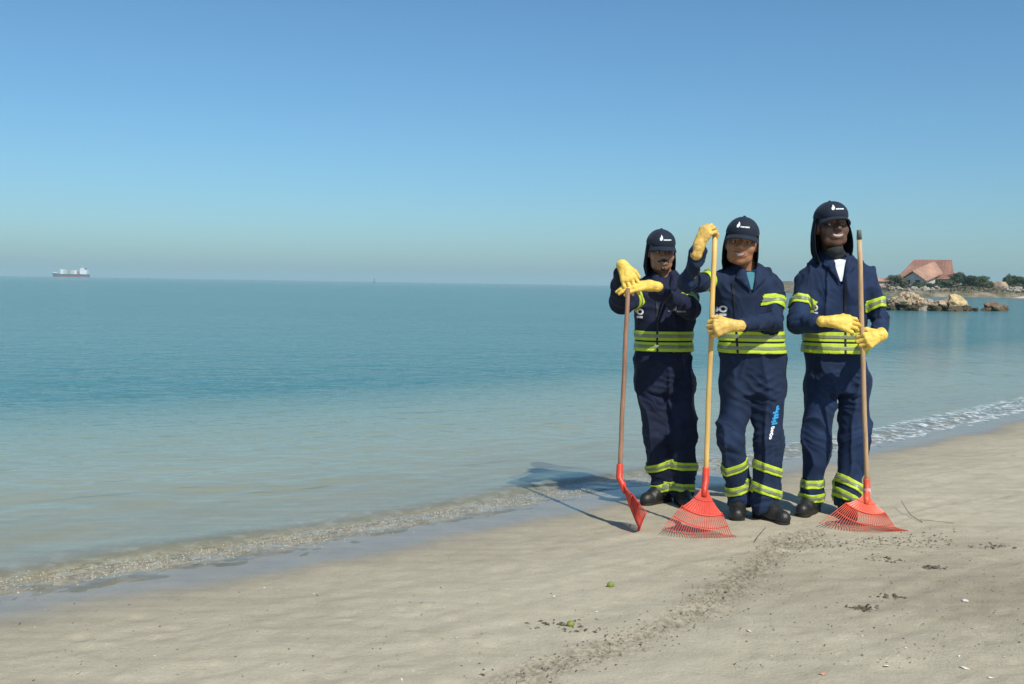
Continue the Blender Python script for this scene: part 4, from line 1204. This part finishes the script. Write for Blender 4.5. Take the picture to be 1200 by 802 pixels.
# pale strand and the tan bank between the bushes
def strand_z(x, y):
    t = (y - 200.5) / 6.0; w_ = np.clip((x - 96) / 8, 0, 1)
    return -.5 + (.85 + .25 * noise2(x * .2, y * .3, 44)) * np.clip(1 - (2 * t - 1) ** 4, 0, 1) * w_, {}
M['strand'] = mat('pale_strand', (.46, .40, .30), .9, .3, .2, .3)
st_ = sheet('strand', np.arange(90, 330, 1.0), np.arange(199, 208, .5), strand_z, M['strand'], 'structure', None); st_['label'] = 'pale strip of sand along the far waterline'
bk = at(1171, 338, 211)
def bank_z(x, y):
    u = (x - bk.x) / 3.6; v = (y - 213) / 5.5
    return -.5 + 4.6 * np.clip(1.1 * (1 - (np.abs(u + .25 * noise2(y * .3, x * .2, 46)) ** 2.2 + np.abs(v) ** 1.8)), 0, .80) + .45 * noise2(x * .6, y * .6, 45) + .2 * noise2(x * 1.7, y * 1.7, 47), {}
M['bank'] = mat('tan_earth', (.36, .27, .19), .95, .2, .25, .5)
bn = sheet('earth_bank', np.arange(bk.x - 4.6, bk.x + 4.6, .3), np.arange(207, 219, .3), bank_z, M['bank'], 'structure', None); bn['label'] = 'tan flat-topped earth bank between the bushes'

def shrub(px, topy, wpx, Y, m, label, name='shrub', boty=341, n=900, seed=0, cat='bush'):
    c = at(px, boty, Y); hh = at(px, topy, Y).z; wm = wpx / FPX * Y
    z0 = hz(c.x, Y); H = max(hh - z0, 1.2)
    root = empty(name, (c.x, Y, z0)); tag(root, label, cat, 'greenery on the far point')
    rg = np.random.default_rng(seed + int(px))
    mb = MB()
    for k in range(4):
        a = k * 1.57 + rg.uniform(0, 1); r_ = wm * .22
        mb.tube([(c.x + rg.uniform(-.2, .2), Y, z0 - .2), (c.x + math.cos(a) * r_ * .5, Y + math.sin(a) * r_ * .5, z0 + H * .35), (c.x + math.cos(a) * r_, Y + math.sin(a) * r_, z0 + H * .65)], [.11, .08, .03], 5)
    mb.build('trunk', 'bark', root, True)
    # clumps of leaf faces through the crown, ragged outside
    nl = 16; L = []; n = int(n * 2.4)
    for k in range(nl):
        L.append((rg.uniform(-.36, .36) * wm, rg.uniform(-.3, .3) * wm, rg.uniform(.10, .74) * H, rg.uniform(.16, .28) * wm, rg.uniform(.16, .27) * H))
    V = []; F = []
    for k in range(n):
        lx, ly, lz, lr, lh = L[rg.integers(nl)]
        d = rg.normal(size=3); d /= np.linalg.norm(d); q = rg.uniform(.55, 1.08)
        p = np.array([c.x + lx + d[0] * lr * q, Y + ly + d[1] * lr * q, z0 + max(.1, lz + d[2] * lh * q)])
        a = rg.normal(size=3); a /= np.linalg.norm(a); b_ = np.cross(a, d); b_ /= max(np.linalg.norm(b_), 1e-3); sz = rg.uniform(.10, .24)
        i = len(V); V += [p - a * sz, p + b_ * sz * .6, p + a * sz, p - b_ * sz * .6]; F.append((i, i+1, i+2, i+3))
    obj('crown', V, F, m, root, False)
shrub(1051, 321, 22, 214, 'leafolive', 'dull green bush just left of the red-roofed house', n=1100)
shrub(1078, 333, 18, 213, 'leafmid', 'low bush in front of the white gable wall of the house', n=700)
shrub(1094, 331, 20, 212, 'leafdark', 'dark low bush below the right slope of the house roof', n=800)
shrub(1108, 328, 20, 214, 'leafmid', 'bush under the small pink roof of the house', n=900)
shrub(1129, 318, 34, 216, 'leafdark', 'large rounded green bush right of the house', n=1900)
shrub(1146, 322, 30, 217, 'leafmid', 'spreading green bush between the large bush and the tan bank', n=1600)
shrub(1158, 329, 16, 212, 'leafolive', 'small olive bush at the left end of the tan bank', n=700)
shrub(1184, 321, 17, 222, 'leafdark', 'dark round tree standing up behind the right end of the tan bank', 'small_tree', n=1100, cat='tree')
shrub(1199, 323, 26, 214, 'leafmid', 'broad green bush at the right edge of the picture', n=1700)
shrub(1190, 332, 16, 210, 'leafolive', 'low olive bush in front of the right end of the tan bank', n=700)
shrub(1226, 318, 40, 220, 'leafdark', 'tall bush running out of the picture on the right', n=1500)
for q in range(26):
    px = _r.uniform(1042, 1100); Y = _r.uniform(207, 216); p = at(px, 343, Y)
    boulder((p.x, Y, hz(p.x, Y) + .1), _r.uniform(.35, .8), 'rockpale', 'pale stone on the slope below the red-roofed house', 'pale stones below the house')
for q in range(14):
    px = _r.uniform(1178, 1215); Y = _r.uniform(205, 209); p = at(px, 345, Y)
    boulder((p.x, Y, hz(p.x, Y) + .2), _r.uniform(.4, .9), 'rockpale', 'grey stone on the far shore at the right edge of the picture', 'grey stones at the right edge')

V = []; F = []; rg = np.random.default_rng(77)
qx = rg.uniform(76, 150, 15000); qy = rg.uniform(204.5, 235, 15000); qn = noise2(qx * .18, qy * .22, 48)
qz = head_z(qx, qy)[0]
for x, y, z, k in zip(qx, qy, qz, qn):
    if k < -.45 or z < .45: continue
    h_ = rg.uniform(.0, .5) * (1 + k); a = rg.normal(size=3); a /= np.linalg.norm(a); b_ = np.cross(a, (.3, .2, .9)); sz = rg.uniform(.12, .28)
    p = np.array([x, y, z + h_]); i = len(V); V += [p - a * sz, p + b_ * sz * .6, p + a * sz, p - b_ * sz * .6]; F.append((i, i+1, i+2, i+3))
tag(obj('scrub', V, F, 'leafolive', None, False), 'olive ground scrub covering the far point', None, None, 'stuff')

# the house
def prism_roof(name, a, b, half, drop, m, parent, over=.35, th=.22):
    """two slopes falling from the ridge a-b"""
    a, b = Vector(a), Vector(b); d = (b - a).normalized(); n = Vector((-d.y, d.x, 0))
    a = a - d * over; b = b + d * over
    mb = MB()
    for s_ in (1, -1):
        e0, e1 = a + n * (half * s_) - Vector((0, 0, drop)), b + n * (half * s_) - Vector((0, 0, drop)); t = Vector((0, 0, th))
        V = [a, b, e1, e0, a - t, b - t, e1 - t, e0 - t]
        mb.add(V, [(0,1,2,3),(7,6,5,4),(0,4,5,1),(1,5,6,2),(2,6,7,3),(3,7,4,0)])
    return mb.build(name, m, parent)
HX = at(1083, 335, 224); hx, hy = HX.x, 226.0
hb_ = hz(hx, 224)
house = empty('house', (hx, 222, hb_))
house.rotation_euler = (0, 0, -R(20))
tag(house, 'house with steep orange-red tiled roof and white front gable on the far point', 'house')
up_ = lambda py, Y=224: at(1083, py, Y).z
rz_, ez_ = up_(304.5, 227), up_(327, 221)
xl, xr = at(1064, 330, 226).x, at(1105, 330, 226).x
mb = MB(); mb.box((xl + .8, 223, hb_ - .5), (xr - .3, 231, ez_ + .3)); mb.build('wall', 'plaster', house)
mb = MB(); mb.add([(xl + .8, 223, ez_ + .3), (xl + .8, 231, ez_ + .3), (xl + .8, 227, rz_ - .5), (xr - .3, 223, ez_ + .3), (xr - .3, 231, ez_ + .3), (xr - .3, 227, rz_ - .5)], [(0, 1, 2), (5, 4, 3), (0, 2, 5, 3), (1, 4, 5, 2), (0, 3, 4, 1)]); mb.build('gable_wall', 'plaster', house)
# main roof: right end a gable, left end spreading out low like a tent
mb = MB(); A_, B_ = Vector((xl, 227, rz_)), Vector((xr, 227, rz_))
ll = at(1055, 327, 221)
q0, q1, q2, q3 = Vector((ll.x, 220.6, ez_ - .1)), Vector((xr + .3, 220.6, ez_)), Vector((xr + .3, 233.4, ez_)), Vector((ll.x, 233.4, ez_ - .1))
t_ = Vector((0, 0, .25))
mb.add([A_, B_, q1, q0], [(3, 2, 1, 0)]); mb.add([A_, B_, q2, q3], [(0, 1, 2, 3)]); mb.add([A_, q3, q0], [(0, 1, 2)])
rf = solidify(mb.build('roof', 'tile', house), .25)
# front gable, ridge running towards the water and turned a little left
ga, gb = Vector((at(1086, 307, 226).x, 226, up_(306.5, 224))), Vector((at(1081, 318, 217).x, 217.0, at(1081, 317.0, 217).z))
fr_ = prism_roof('front_roof', ga, gb, 3.3, gb.z - at(1081, 328.5, 217).z, 'tile2', house, .3)
d_ = (gb - ga).normalized(); nn_ = Vector((-d_.y, d_.x, 0)); fp = gb - d_ * .5; bz = at(1081, 327, 217).z - .2
mb = MB(); l0, r0_ = fp + nn_ * 2.7, fp - nn_ * 2.7; ap = fp - Vector((0, 0, .55)); l0.z = r0_.z = hb_ - .5
l1, r1_ = l0.copy(), r0_.copy(); l1.z = r1_.z = bz
bk_ = d_ * -5
mb.add([l0, r0_, r1_, ap, l1] + [q + bk_ for q in (l0, r0_, r1_, ap, l1)], [(0,1,2,3,4), (9,8,7,6,5), (0,4,9,5), (1,6,7,2), (4,3,8,9), (3,2,7,8)])
mb.build('front_gable_wall', 'plaster', house)
for o_, w__, h0, h1 in ((-1.2, .5, .3, 1.3), (1.0, .5, .3, 1.3)):
    c0 = fp + nn_ * o_ + d_ * .03
    mb = MB(); mb.add([Vector((*(c0 + nn_ * w__).xy, hb_ + h0)), Vector((*(c0 - nn_ * w__).xy, hb_ + h0)), Vector((*(c0 - nn_ * w__).xy, hb_ + h1)), Vector((*(c0 + nn_ * w__).xy, hb_ + h1))], [(0, 1, 2, 3)]); solidify(mb.build('window', 'darkopening', house), .06)
ax_ = at(1110, 320, 224)
mb = MB(); mb.box((xr - .1, 222, hb_ - .5), (ax_.x + 1.2, 228, up_(327, 222))); mb.build('annex_wall', 'plasterpink', house)
prism_roof('annex_roof', (xr - .2, 225, up_(318, 224)), (ax_.x + 1.0, 225, up_(319.5, 224)), 3.6, 1.6, 'tile3', house, .2)
sh_ = at(1040, 334, 222); sz_ = hz(sh_.x, 222)
shed = empty('shed', (sh_.x, 222, sz_)); tag(shed, 'small pinkish building half hidden behind the tallest person', 'building')
mb = MB(); mb.box((sh_.x - 2.5, 221, sz_ - .4), (sh_.x + 1.0, 224, at(1040, 328, 222).z)); mb.build('wall', 'plasterpink', shed)
prism_roof('roof', (sh_.x - 2.5, 222.5, at(1040, 326, 222).z), (sh_.x + 1.0, 222.5, at(1040, 326, 222).z), 1.9, .7, 'tile2', shed, .2, .12)

# ------------------------------------------------------------------ ship and buoy
M['hull'] = mat('hull_paint', (.015, .025, .038), .5); M['hullred'] = mat('boot_topping', (.24, .035, .025), .6); M['shipwhite'] = mat('ship_white', (.78, .78, .78), .5)
M['boxes1'] = mat('container_cream', (.50, .50, .42), .6); M['boxes2'] = mat('container_rust', (.36, .14, .10), .6); M['boxes3'] = mat('container_green', (.30, .36, .30), .6)
SY = 2200.0; KS = 2200.0 / 4000.0
bow, stern = at(61, 324, SY).x, at(104.5, 324, SY).x
Ls = stern - bow
ship = empty('cargo_ship', ((bow + stern) / 2, SY, SEA)); tag(ship, 'white and dark cargo ship far out on the horizon at left', 'ship')
def hullmb(z0, z1, grow):
    V = []; F = []; st = [(0, .02), (.06, .45), (.14, .85), (.25, 1), (.9, 1), (1, .8)]
    for t, wd in st:
        for z in (z0, z1):
            rake_ = -(z1 - z0) * .35 * KS * (z == z1) if t == 0 else 0
            for sg in (-1, 1): V.append((bow + 2 + (Ls - 3) * t + rake_, SY + sg * 11 * KS * wd, (z + (3.5 if t < .1 and z == z1 and grow else 0)) * KS))
    for i in range(len(st) - 1):
        a = i * 4; F += [(a, a+4, a+6, a+2), (a+1, a+3, a+7, a+5), (a+2, a+6, a+7, a+3), (a, a+1, a+5, a+4)]
    F += [(0, 2, 3, 1), (20, 21, 23, 22)]
    return MB().add(V, F)
hullmb(-2, 4.5, False).build('boot_topping', 'hullred', ship); hullmb(4.52, 12.5, True).build('hull', 'hull', ship)
X = lambda px: at(px, 320, SY).x
mb = MB(); mb.box((X(94.5), SY - 10 * KS, 12.4 * KS), (X(102.5), SY + 10 * KS, 30 * KS)); mb.box((X(95.2), SY - 10.5 * KS, 30.05 * KS), (X(99.5), SY + 10.5 * KS, 36 * KS)); mb.build('deckhouse', 'shipwhite', ship)
mb = MB(); mb.box((X(99.3), SY - 3 * KS, 30.1 * KS), (X(100.8), SY + 3 * KS, 38 * KS)); mb.build('funnel', 'hullred', ship)
mb = MB(); mb.box((X(62.5), SY - 5 * KS, 15.6 * KS), (X(67), SY + 5 * KS, 19 * KS)); mb.build('forecastle', 'shipwhite', ship)
for k, (a_, b_, hh, cm) in enumerate(((72, 75.5, 31, 'shipwhite'), (75.9, 79.5, 30, 'boxes1'), (79.9, 83.5, 31, 'boxes3'), (83.9, 87.5, 29, 'boxes1'), (87.9, 91, 28, 'shipwhite'), (91.3, 93.8, 24, 'boxes2'))):
    mb = MB(); mb.box((X(a_), SY - 10 * KS, 12.3 * KS), (X(b_), SY + 10 * KS, hh * KS)); mb.build('container_stack', cm, ship)
mb = MB(); mb.tube([(X(69.5), SY, 12 * KS), (X(69.5), SY, 34 * KS)], .7 * KS, 6); mb.tube([(X(69.5), SY, 30 * KS), (X(72), SY, 24 * KS)], .5 * KS, 6); mb.build('deck_crane', 'boxes1', ship)
mb = MB(); mb.tube([(X(96.5), SY, 36 * KS), (X(96.5), SY, 44 * KS)], .5 * KS, 6); mb.build('mast', 'shipwhite', ship)
BY = 900.0; bc = at(438.5, 330, BY)
M['buoy'] = mat('buoy_paint', (.05, .08, .07), .6)
buoy = empty('channel_buoy', (bc.x, BY, SEA)); tag(buoy, 'tiny dark channel buoy on the horizon', 'buoy')
mb = MB(); mb.tube([(bc.x, BY, SEA - .5), (bc.x, BY, SEA + .2), (bc.x, BY, SEA + .5)], [1.0, 1.0, .7], 12); mb.build('float', 'buoy', buoy)
mb = MB()
for k in range(4):
    a = k * math.pi / 2 + .4; mb.tube([(bc.x + .6 * math.cos(a), BY + .6 * math.sin(a), SEA + .45), (bc.x + .15 * math.cos(a), BY + .15 * math.sin(a), SEA + 2.9)], .06, 5)
mb.build('tower', 'buoy', buoy); mb = MB(); mb.tube([(bc.x, BY, SEA + 2.8), (bc.x, BY, SEA + 3.1), (bc.x, BY, SEA + 3.9)], [.1, .45, .05], 8); mb.build('topmark', 'buoy', buoy)

# ------------------------------------------------------------------ small things on the sand
def surf(px, py):
    p = ground(px, py, 0)
    for _ in range(3): p = ground(px, py, float(sand_z(np.array([p.x]), np.array([p.y]))[0][0]))
    return p
def shell_mesh(seed):
    rg = np.random.default_rng(seed); V = []; F = []; na, nr = 11, 4
    for i in range(na):
        a = -1.15 + 2.3 * i / (na - 1)
        for j in range(nr):
            r = (j / (nr - 1)); ed = 1 + .06 * (i % 2) - (.25 * (rg.random() < .15))
            V.append((math.sin(a) * r * ed, math.cos(a) * r * ed, .42 * math.sin(r * 2.4) * (1 - .45 * a * a) + .05 * (i % 2) * r))
    for i in range(na - 1):
        for j in range(nr - 1): F.append((i*nr+j, i*nr+j+1, (i+1)*nr+j+1, (i+1)*nr+j))
    return meshdata('shell', V, F, True)
M['shellwhite'] = mat('shell_white', (.66, .62, .54), .55, .4, .2, 3); M['shellorange'] = mat('shell_orange', (.55, .27, .16), .6, .4, .2, 3)
SH = [shell_mesh(i) for i in range(4)]
for q in SH: q.materials.append(M['shellwhite'])
SHO = shell_mesh(9); SHO.materials.append(M['shellorange'])
def shell(px, py, sz, label, me=None, group='shells on the sand'):
    o = bpy.data.objects.new('shell', me or _r.choice(SH)); COL.objects.link(o); p = surf(px, py)
    sz *= .75; o.location = (p.x, p.y, p.z + .001); o.scale = (sz, sz * _r.uniform(.7, 1.1), sz * .8); o.rotation_euler = (_r.uniform(-.25, .25), _r.uniform(-.25, .25), _r.uniform(0, 6.28))
    md = o.modifiers.new('thickness', 'SOLIDIFY'); md.thickness = .08
    tag(o, label, 'shell', group)
shell(1130, 706, .022, 'whitest shell lying alone on the sand right of the coral rake')
shell(1131, 785, .024, 'large broken white shell on the sand near the lower right corner')
shell(1161, 796, .016, 'white shell nearest the lower right corner of the picture')
shell(1037, 781, .020, 'flat pale shell low on the sand left of the large broken shell')
shell(879, 740, .018, 'long white shell chip just right of the dark raked track')
shell(965, 792, .020, 'orange-pink shell fragment at the bottom edge of the sand', SHO)
shell(629, 747, .013, 'white shell beside the lower green fruit')
for px, py in ((989, 780), (1176, 771), (1125, 770), (1170, 780), (1010, 746), (1115, 573), (763, 660), (605, 768), (729, 721), (700, 718), (536, 748), (549, 776), (40, 736), (368, 697), (469, 797), (310, 690), (1076, 636), (1140, 655), (905, 770), (1060, 760), (650, 700), (520, 712), (180, 770), (90, 790), (1185, 640), (1150, 745), (820, 790)):
    shell(px, py, _r.uniform(.006, .012), 'small white shell chip scattered on the sand')
M['fruit'] = mat('green_fruit', (.20, .23, .045), .6, .4, .35, 60); M['stem'] = mat('fruit_stem', (.12, .08, .04), .8)
def fruit(px, py, r_, label):
    p = surf(px, py); root = empty('green_fruit', p); tag(root, label, 'fruit', 'green fruits on the sand')
    e = SDF(); e.ell((p.x, p.y, p.z + r_ * .8), (r_ * 1.15, r_, r_ * .92), .01); e.ell((p.x + r_ * .5, p.y, p.z + r_ * .85), (r_ * .7, r_ * .7, r_ * .7), .02)
    V, F = sdf_mesh(e, r_ / 5, 1); obj('flesh', V, F, 'fruit', root)
    mb = MB(); mb.tube([(p.x + r_ * .9, p.y, p.z + r_ * 1.1), (p.x + r_ * 1.4, p.y - .003, p.z + r_ * 1.4)], [.002, .0012], 5); mb.build('stem', 'stem', root)
fruit(715, 688, .011, 'green fruit on the sand below the edge-on rake, farther of two')
fruit(668, 734, .010, 'green fruit on the sand beside a white shell, nearer of two')
M['weed'] = mat('dry_seaweed', (.11, .088, .058), .85, .3, .4, 50)
def twig(pts, r_, label):
    P = [surf(a, b_) + Vector((0, 0, h)) for a, b_, h in pts]; mb = MB(); mb.tube(P, [r_ * (1 - .6 * i / len(P)) for i in range(len(P))], 6)
    tag(mb.build('twig', 'weed', None, True), label, 'twig', 'twigs on the sand')
twig([(884, 636, .004), (889, 632, .02), (897, 625, .030)], .0026, 'short dark twig sticking up beside the middle person\'s boot')
twig([(1081, 613, .004), (1068, 607, .012), (1062, 603, .03), (1056, 597, .05)], .0024, 'bent dark twig behind the right side of the coral rake')
twig([(1118, 614, .004), (1095, 612, .006), (1078, 610, .004)], .0015, 'thin dark stalk lying right of the coral rake')
def scraps(centres, name, label, kind=None, cat=None, group=None):
    V = []; F = []; rg = np.random.default_rng(len(centres) * 3 + len(label))
    zz = sand_z(np.array([c[0] for c in centres]), np.array([c[1] for c in centres]))[0]
    for (x, y, L), z in zip(centres, zz):
        a = rg.uniform(0, 6.28); c = np.array([x, y, z + .002]); d = np.array([math.cos(a), math.sin(a), rg.uniform(-.1, .35)]); s_ = np.array([-d[1], d[0], rg.uniform(-.3, .3)]) * L * rg.uniform(.10, .3); u_ = np.array([0, 0, L * .16])
        i = len(V); m_ = c + d * L * .5 + s_ * .7 + u_
        V += [c - s_, c + s_, m_ + s_, m_ - s_, c + d * L, c + d * L + s_ * .3 + u_ * .3]; F += [(i, i+1, i+2, i+3), (i+3, i+2, i+5, i+4), (i, i+3, i+4)]
    o = obj(name, V, F, 'weed', None, False); tag(o, label, cat, group, kind)
rg = np.random.default_rng(5); cs = []
for _ in range(950):
    k = rg.integers(len(PATH) - 1); t = rg.random(); a, b_ = PATH[k], PATH[k+1]; p = a + (b_ - a) * t
    sp = rg.normal(0, .07); d = (b_ - a).normalized()
    cs.append((p.x - d.y * sp, p.y + d.x * sp, rg.uniform(.003, .011) * (1.6 if rg.random() < .06 else 1)))
for _ in range(420):
    p = ground(rg.uniform(905, 1120), 641 + rg.normal(0, 5), 0); cs.append((p.x, p.y, rg.uniform(.004, .015)))
for _ in range(420):
    p = ground(rg.uniform(860, 1230), rg.uniform(630, 800), 0); cs.append((p.x, p.y, rg.uniform(.003, .010)))
for _ in range(160):
    p = ground(rg.uniform(0, 700), rg.uniform(690, 800), 0); cs.append((p.x, p.y, rg.uniform(.003, .009)))
scraps(cs, 'seaweed_litter', 'dark crumbs of dry seaweed strewn along the raked track and the sand', 'stuff')
for (px, py, n_, sp, lb) in ((1092, 673, 40, .035, 'dark seaweed clump on the sand below and right of the coral rake'), (1012, 724, 34, .04, 'long dark seaweed clump in the middle of the right-hand sand'), (1160, 650, 30, .05, 'dark seaweed streak on the sand near the right edge'), (1044, 664, 26, .04, 'flat dark seaweed scrap just below the coral rake'), (1040, 709, 20, .03, 'small dark seaweed tuft above the long clump'), (655, 742, 36, .07, 'thin brown seaweed patch beside the lower green fruit')):
    p = ground(px, py, 0); cs = [(p.x + rg.normal(0, sp), p.y + rg.normal(0, sp * .5), rg.uniform(.008, .024)) for _ in range(n_)]
    scraps(cs, 'seaweed_clump', lb, None, 'seaweed', 'seaweed clumps on the sand')
# coarse shell gravel rolling in the little wave
V = []; F = []; n_ = 4200
u = rg.uniform(-2.8, 1.7, n_); sv = rg.normal(-.20, .075, n_)
for x, s_ in zip(u, sv):
    y = float(np.interp(x, _gx, _gy)) - s_ / .76; z = float(gz(np.array([x]), np.array([y]))[0]); r_ = rg.uniform(.002, .0065); i = len(V)
    a = rg.uniform(0, 6.28); ca, sa_ = math.cos(a) * r_, math.sin(a) * r_
    V += [(x + ca, y + sa_, z), (x - sa_, y + ca * .7, z), (x - ca, y - sa_, z), (x + sa_, y - ca * .7, z), (x + rg.uniform(-.2, .2) * r_, y, z + r_ * .8)]
    F += [(i, i+1, i+4), (i+1, i+2, i+4), (i+2, i+3, i+4), (i+3, i, i+4)]
gm = bpy.data.materials.new('shell_gravel'); gm.use_nodes = True
n = gm.node_tree.nodes; l = gm.node_tree.links
gg = n.new('ShaderNodeNewGeometry'); rr_ = n.new('ShaderNodeValToRGB'); e = rr_.color_ramp.elements
for q in (.3, .6, .8): e.new(q)
for i, (q, c) in enumerate(((0, (.26, .18, .11)), (.3, (.42, .30, .18)), (.6, (.50, .40, .27)), (.8, (.58, .52, .43)), (1, (.32, .29, .23)))): e[i].position = q; e[i].color = (*c, 1)
l.new(gg.outputs['Random Per Island'], rr_.inputs[0]); l.new(rr_.outputs[0], n['Principled BSDF'].inputs['Base Color'])
tag(obj('shell_gravel', V, F, gm, None, False), 'golden shell gravel rolling in the edge of the water', None, None, 'stuff')

# ------------------------------------------------------------------ air
mb = MB(); mb.box((-16000, -2500, -5.2), (16000, 17000, 60))
hm = bpy.data.materials.new('sea_haze'); hm.use_nodes = True
n = hm.node_tree.nodes; n.clear(); vo = n.new('ShaderNodeVolumePrincipled'); oo = n.new('ShaderNodeOutputMaterial')
vo.inputs['Color'].default_value = (.64, .91, .97, 1); vo.inputs['Density'].default_value = 2.7e-4; vo.inputs['Anisotropy'].default_value = 0
hm.node_tree.links.new(vo.outputs[0], oo.inputs['Volume'])
hz_o = mb.build('haze', hm); tag(hz_o, 'pale blue sea haze over the whole bay', None, None, 'stuff')
